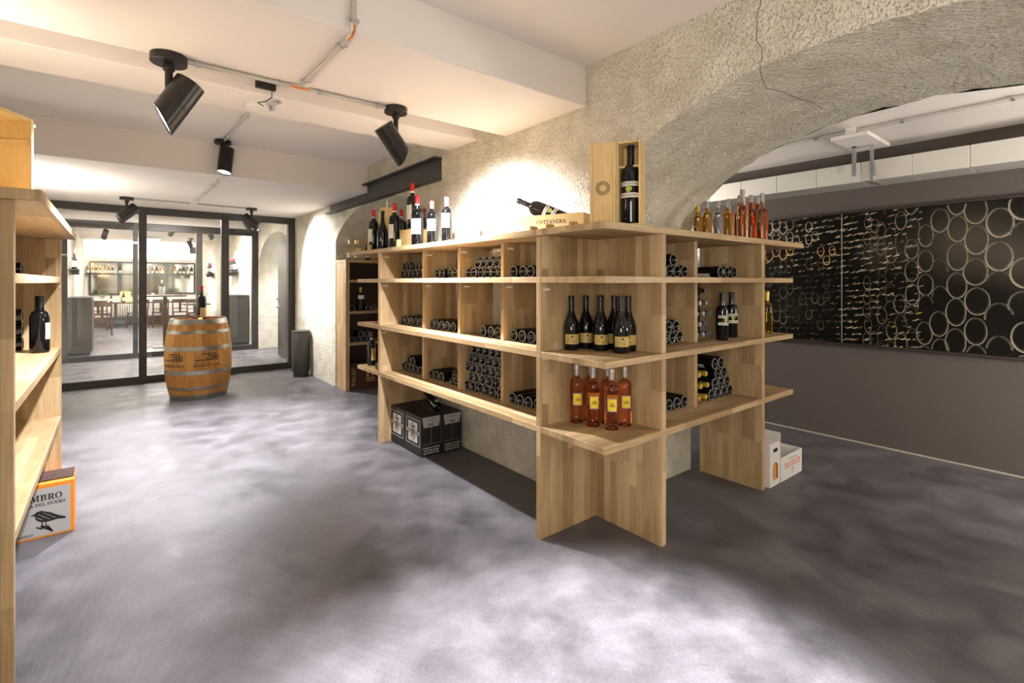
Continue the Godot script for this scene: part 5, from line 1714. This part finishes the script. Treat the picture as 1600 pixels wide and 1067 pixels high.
func bistro() -> void:
	# light inside: panels placed for brightness, then the spotlights
	unseen_panel(Vector3(0.8, 2.59, -12.3), Vector2(2.2, 0.8), 13.0, "added fill panel on the ceiling just inside the bistro's glass")  # fill added behind the rail to brighten the bistro
	unseen_panel(Vector3(0.8, 2.10, -19.9), Vector2(2.6, 0.1), 3.5, "unseen upward light brightening the wall above the bistro's mirror", Vector3.UP)  # no lamp seen here; placed for the bright band on the wall
	unseen_panel(Vector3(0.8, 2.59, -17.6), Vector2(0.5, 0.5), 10.0, "added fill panel on the ceiling over the far bistro tables")  # added to brighten the far tables
	unseen_panel(Vector3(0.8, 2.57, -9.9), Vector2(0.6, 0.6), 8.0, "added fill panel on the ceiling between the glass walls")  # added to brighten the space between the glass walls
	spot(Vector3(-0.15, 2.62, -14.5), Vector3(-0.5, 1.3, -15.5), 5.0, 40.0, "bistro spotlight on the left behind the glass", 0.1, 1.1, 0.7)
	spot(Vector3(1.0, 2.62, -13.2), Vector3(0.2, 1.0, -19.5), 8.0, 40.0, "bistro spotlight in the middle behind the glass, tilted forward", 0.1, 1.1, 0.7)
	spot(Vector3(1.75, 2.62, -13.2), Vector3(2.3, 1.3, -13.6), 6.0, 40.0, "bistro spotlight on the right behind the glass, aimed at bottles", 0.1, 1.1, 0.7)
	spot(Vector3(1.75, 2.62, -17.0), Vector3(2.3, 1.3, -17.2), 6.0, 40.0, "deepest bistro spotlight by the right wall", 0.1, 1.1, 0.7)
	spot(Vector3(1.95, 2.6, -10.2), Vector3(2.9, 0.9, -10.4), 7.0, 42.0, "spotlight between the glass walls lighting the arched recess", 0.12, 1.0, 0.7)
	# end wall: mirror with dark frame, glass shelf with bottles, radiator
	var t := thing("wall_mirror", "wide dark-framed mirror on the bistro's end wall", "mirror", Vector3(0.8, 0.98, -19.97))
	part(t, "mirror_glass", box(Vector3(2.66, 0.94, 0.012), 1, 0.0), M.mirror, Vector3(0, 0.5, 0))
	for q in [[0.0, 0.0, 2.76, 0.05], [0.0, 1.0, 2.76, 0.05]]:
		part(t, "frame_rail", box(Vector3(q[2], q[3], 0.04), 0, 0.003), M.frame, Vector3(q[0], q[1], 0.01))
	for x in [-1.36, -0.65, 1.36]:
		part(t, "frame_post", box(Vector3(0.05 if absf(x) > 1.0 else 0.1, 0.95, 0.04), 1, 0.003), M.frame, Vector3(x, 0.5, 0.01))
	t = thing("wall_shelf", "long dark bottle shelf across the bistro's mirror", "shelf", Vector3(0.8, 1.60, -19.86))
	part(t, "board", box(Vector3(2.9, 0.03, 0.16), 0, 0.003), M.frame)
	for x in [-1.2, 0.0, 1.2]:
		part(t, "bracket", box(Vector3(0.02, 0.1, 0.14), 1, 0.002), M.frame, Vector3(x, -0.065, -0.005))
	var xs := [-0.6, -0.49, -0.41, -0.32, -0.2, -0.11, -0.02, 0.17, 0.87, 0.99, 1.1, 1.2, 1.27, 1.6, 1.74, 1.84, 1.96, 2.06]
	var sorts := ["rose", "half", "half", "half", "half", "rose", "half", "bordeaux", "half", "half", "half", "half", "half", "half", "half", "bordeaux", "half", "bordeaux"]
	for k in xs.size():
		bottle(sorts[k], stand(Vector3(xs[k], 1.615, -19.85)), "%s from left on the bistro's mirror shelf" % ["clear tall bottle first", "short bottle second", "short bottle third", "short bottle fourth", "short bottle fifth", "tall bottle sixth", "short bottle seventh", "lone dark bottle eighth", "short bottle ninth", "short bottle tenth", "short bottle eleventh", "short bottle twelfth", "short bottle thirteenth", "short bottle fourteenth", "short bottle fifteenth", "dark bottle sixteenth", "short bottle seventeenth", "dark bottle last"][k], "bottles on the bistro's mirror shelf", {"glass": ["clear_glass", "amber_glass", "dark_glass", "amber_glass"][k % 4] if not sorts[k] == "bordeaux" else "dark_glass", "foil": ["silver", "black", "cream"][k % 3], "paper": "paper", "label_y": [0.03, 0.1], "label_deg": 140})
	t = thing("radiator", "white ribbed radiator under the bistro's mirror", "radiator", Vector3(0.69, 0.3, -19.9))
	for k in 22:
		part(t, "rib", box(Vector3(0.034, 0.40, 0.09), 1, 0.008), M.white_plastic, Vector3(-0.61 + k * 0.058, 0.2, 0))
	for y in [0.03, 0.37]:
		part(t, "header_pipe", tube([Vector3(-0.62, y, -0.02), Vector3(0.62, y, -0.02)], 0.014, 8), M.white_plastic)
	solo("wall_bench", box(Vector3(2.9, 0.26, 0.28), 0, 0.004), M.cabinet, "dark plinth along the bistro's end wall below the radiator", "bench", Vector3(0.8, 0.13, -19.83))
	# speaker
	t = thing("loudspeaker", "small grey loudspeaker high on the bistro's end wall", "speaker", Vector3(2.1, 2.42, -19.8), -0.4)
	part(t, "cabinet", box(Vector3(0.17, 0.22, 0.15), 1, 0.01), M.cabinet)
	part(t, "bracket", box(Vector3(0.03, 0.03, 0.16), 2, 0.002), M.frame, Vector3(0.03, 0, -0.13))
	part(t, "grille", box(Vector3(0.15, 0.2, 0.006), 1, 0.002), M.frame, Vector3(0, 0, 0.078))
	# counters by the glass
	t = thing("sideboard", "dark grey sideboard at the left wall behind the second glass", "cabinet", Vector3(-0.49, 0, -12.6))
	part(t, "carcass", box(Vector3(0.34, 1.0, 1.1), 1, 0.004), M.cabinet, Vector3(0, 0.55, 0))
	part(t, "plinth", box(Vector3(0.3, 0.05, 1.06), 1, 0.002), M.black_matt, Vector3(0, 0.025, 0))
	part(t, "top", box(Vector3(0.37, 0.025, 1.13), 2, 0.003), M.cabinet, Vector3(0, 1.063, 0))
	for z in [-0.275, 0.275]:
		part(t, "door", box(Vector3(0.016, 0.94, 0.53), 1, 0.003), M.cabinet, Vector3(0.178, 0.55, z))
	t = thing("sideboard", "dark grey sideboard at the right wall behind the second glass", "cabinet", Vector3(2.1, 0, -12.5))
	part(t, "carcass", box(Vector3(0.36, 1.0, 1.0), 1, 0.004), M.cabinet, Vector3(0, 0.55, 0))
	part(t, "plinth", box(Vector3(0.32, 0.05, 0.96), 1, 0.002), M.black_matt, Vector3(0, 0.025, 0))
	part(t, "top", box(Vector3(0.39, 0.025, 1.03), 2, 0.003), M.cabinet, Vector3(0, 1.063, 0))
	for z in [-0.25, 0.25]:
		part(t, "door", box(Vector3(0.016, 0.94, 0.48), 1, 0.003), M.cabinet, Vector3(-0.19, 0.55, z))
	# bottle shelves on the side walls
	for q in [[-0.6, -13.1, "bistro's left wall", 0.7, [-0.22, -0.1, 0.02, 0.16], "left shelf"], [2.22, -13.5, "bistro's right wall above the sideboard", 0.8, [-0.3, -0.2, -0.1, 0.0, 0.1, 0.2, 0.3], "near right shelf"], [2.22, -17.0, "bistro's right wall beyond the tables", 0.7, [-0.2, -0.08, 0.06, 0.2], "deep right shelf"]]:
		t = thing("wall_shelf", "short dark bottle shelf on the %s" % q[2], "shelf", Vector3(q[0], 1.60, q[1]))
		part(t, "board", box(Vector3(0.15, 0.03, q[3]), 2, 0.003), M.frame)
		part(t, "bracket", box(Vector3(0.13, 0.08, 0.02), 1, 0.002), M.frame, Vector3(0, -0.055, 0.2))
		part(t, "bracket", box(Vector3(0.13, 0.08, 0.02), 1, 0.002), M.frame, Vector3(0, -0.055, -0.2))
		var k := 0
		for z in q[4]:
			bottle("bordeaux", stand(Vector3(q[0], 1.615, q[1] - z), 30), "dark bottle with white label, %s from the glass on the bistro's %s" % [ORD[k], q[5]], "bottles on the bistro's side shelves", {"foil": ["dark_red", "black", "red"][k % 3], "paper": "paper", "label_y": [0.04, 0.16], "label_deg": 150})
			k += 1
	# tables and chairs
	table(Vector3(0.85, 0, -12.75), 0.7, 0.7, 1.085, "high bistro table on one column right behind the second glass")
	table(Vector3(0.05, 0, -18.9), 0.85, 0.7, 0.75, "low bistro table at the far left before the radiator")
	table(Vector3(1.2, 0, -19.0), 0.8, 0.65, 0.75, "low bistro table in the middle before the radiator")
	table(Vector3(1.82, 0, -16.5), 0.62, 0.7, 0.75, "low bistro table at the right wall of the bistro")
	chair(Vector3(-0.22, 0, -16.45), 180.0, "dark chair nearest the glass on the left, its back to the viewer")
	chair(Vector3(-0.28, 0, -18.0), 170.0, "dark chair behind the nearest left one, at the far left table")
	chair(Vector3(0.55, 0, -18.3), 200.0, "dark chair before the gap between the two far tables")
	chair(Vector3(1.1, 0, -18.3), 180.0, "dark chair before the middle far table, left one")
	chair(Vector3(1.6, 0, -18.3), 175.0, "dark chair before the middle far table, right one")
	chair(Vector3(1.9, 0, -17.4), 0.0, "dark chair beyond the right wall table")
	# table things
	t = thing("wooden_bottle_box", "pine box with a dark bottle front on the far left bistro table", "wooden box", Vector3(0.28, 0.75, -18.9))
	part(t, "box_body", box(Vector3(0.26, 0.32, 0.1), 1, 0.003), M.pine, Vector3(0, 0.16, 0))
	bottle("bordeaux", stand(Vector3(0.24, 0.75, -18.78)), "dark bottle with white label before the pine box in the bistro", "", {"foil": "black", "paper": "paper", "label_y": [0.05, 0.15], "label_deg": 130})
	bottle("half", stand(Vector3(-0.05, 0.75, -18.8)), "small dark bottle left of the pine box in the bistro", "", {"foil": "black", "paper": "paper", "label_y": [0.05, 0.12], "label_deg": 130})
	plant(Vector3(-0.25, 0.75, -18.85), "green leafy plant at the left end of the far left table", 3)
	plant(Vector3(0.48, 0.75, -19.1), "green leafy plant right of the pine box in the bistro", 4)
	plant(Vector3(1.98, 0.75, -16.5), "green leafy plant on the right wall table of the bistro", 5, 0.4)
	t = thing("wine_cooler", "steel wine cooler holding a bottle on the high table", "wine cooler", Vector3(0.8, 1.085, -12.8))
	part(t, "bucket", lathe([Vector2(0, 0), Vector2(0.05, 0), Vector2(0.058, 0.18), Vector2(0.055, 0.18), Vector2(0.047, 0.01), Vector2(0, 0.01)], 24), M.galv)
	bottle("bordeaux", stand(Vector3(0.8, 1.095, -12.8)), "bottle with cream capsule standing in the steel wine cooler", "", {"foil": "cream", "glass": "dark_glass"})
	t = thing("candle_glass", "small lit candle glass on the high table left of the cooler", "candle", Vector3(0.64, 1.085, -12.7))
	part(t, "glass", lathe([Vector2(0, 0.004), Vector2(0.028, 0.004), Vector2(0.033, 0.06), Vector2(0.036, 0.06), Vector2(0.03, 0), Vector2(0, 0)], 20), M.pane)
	part(t, "candle", cyl(0.02, 0.03, 16), M.candle, Vector3(0, 0.005, 0))
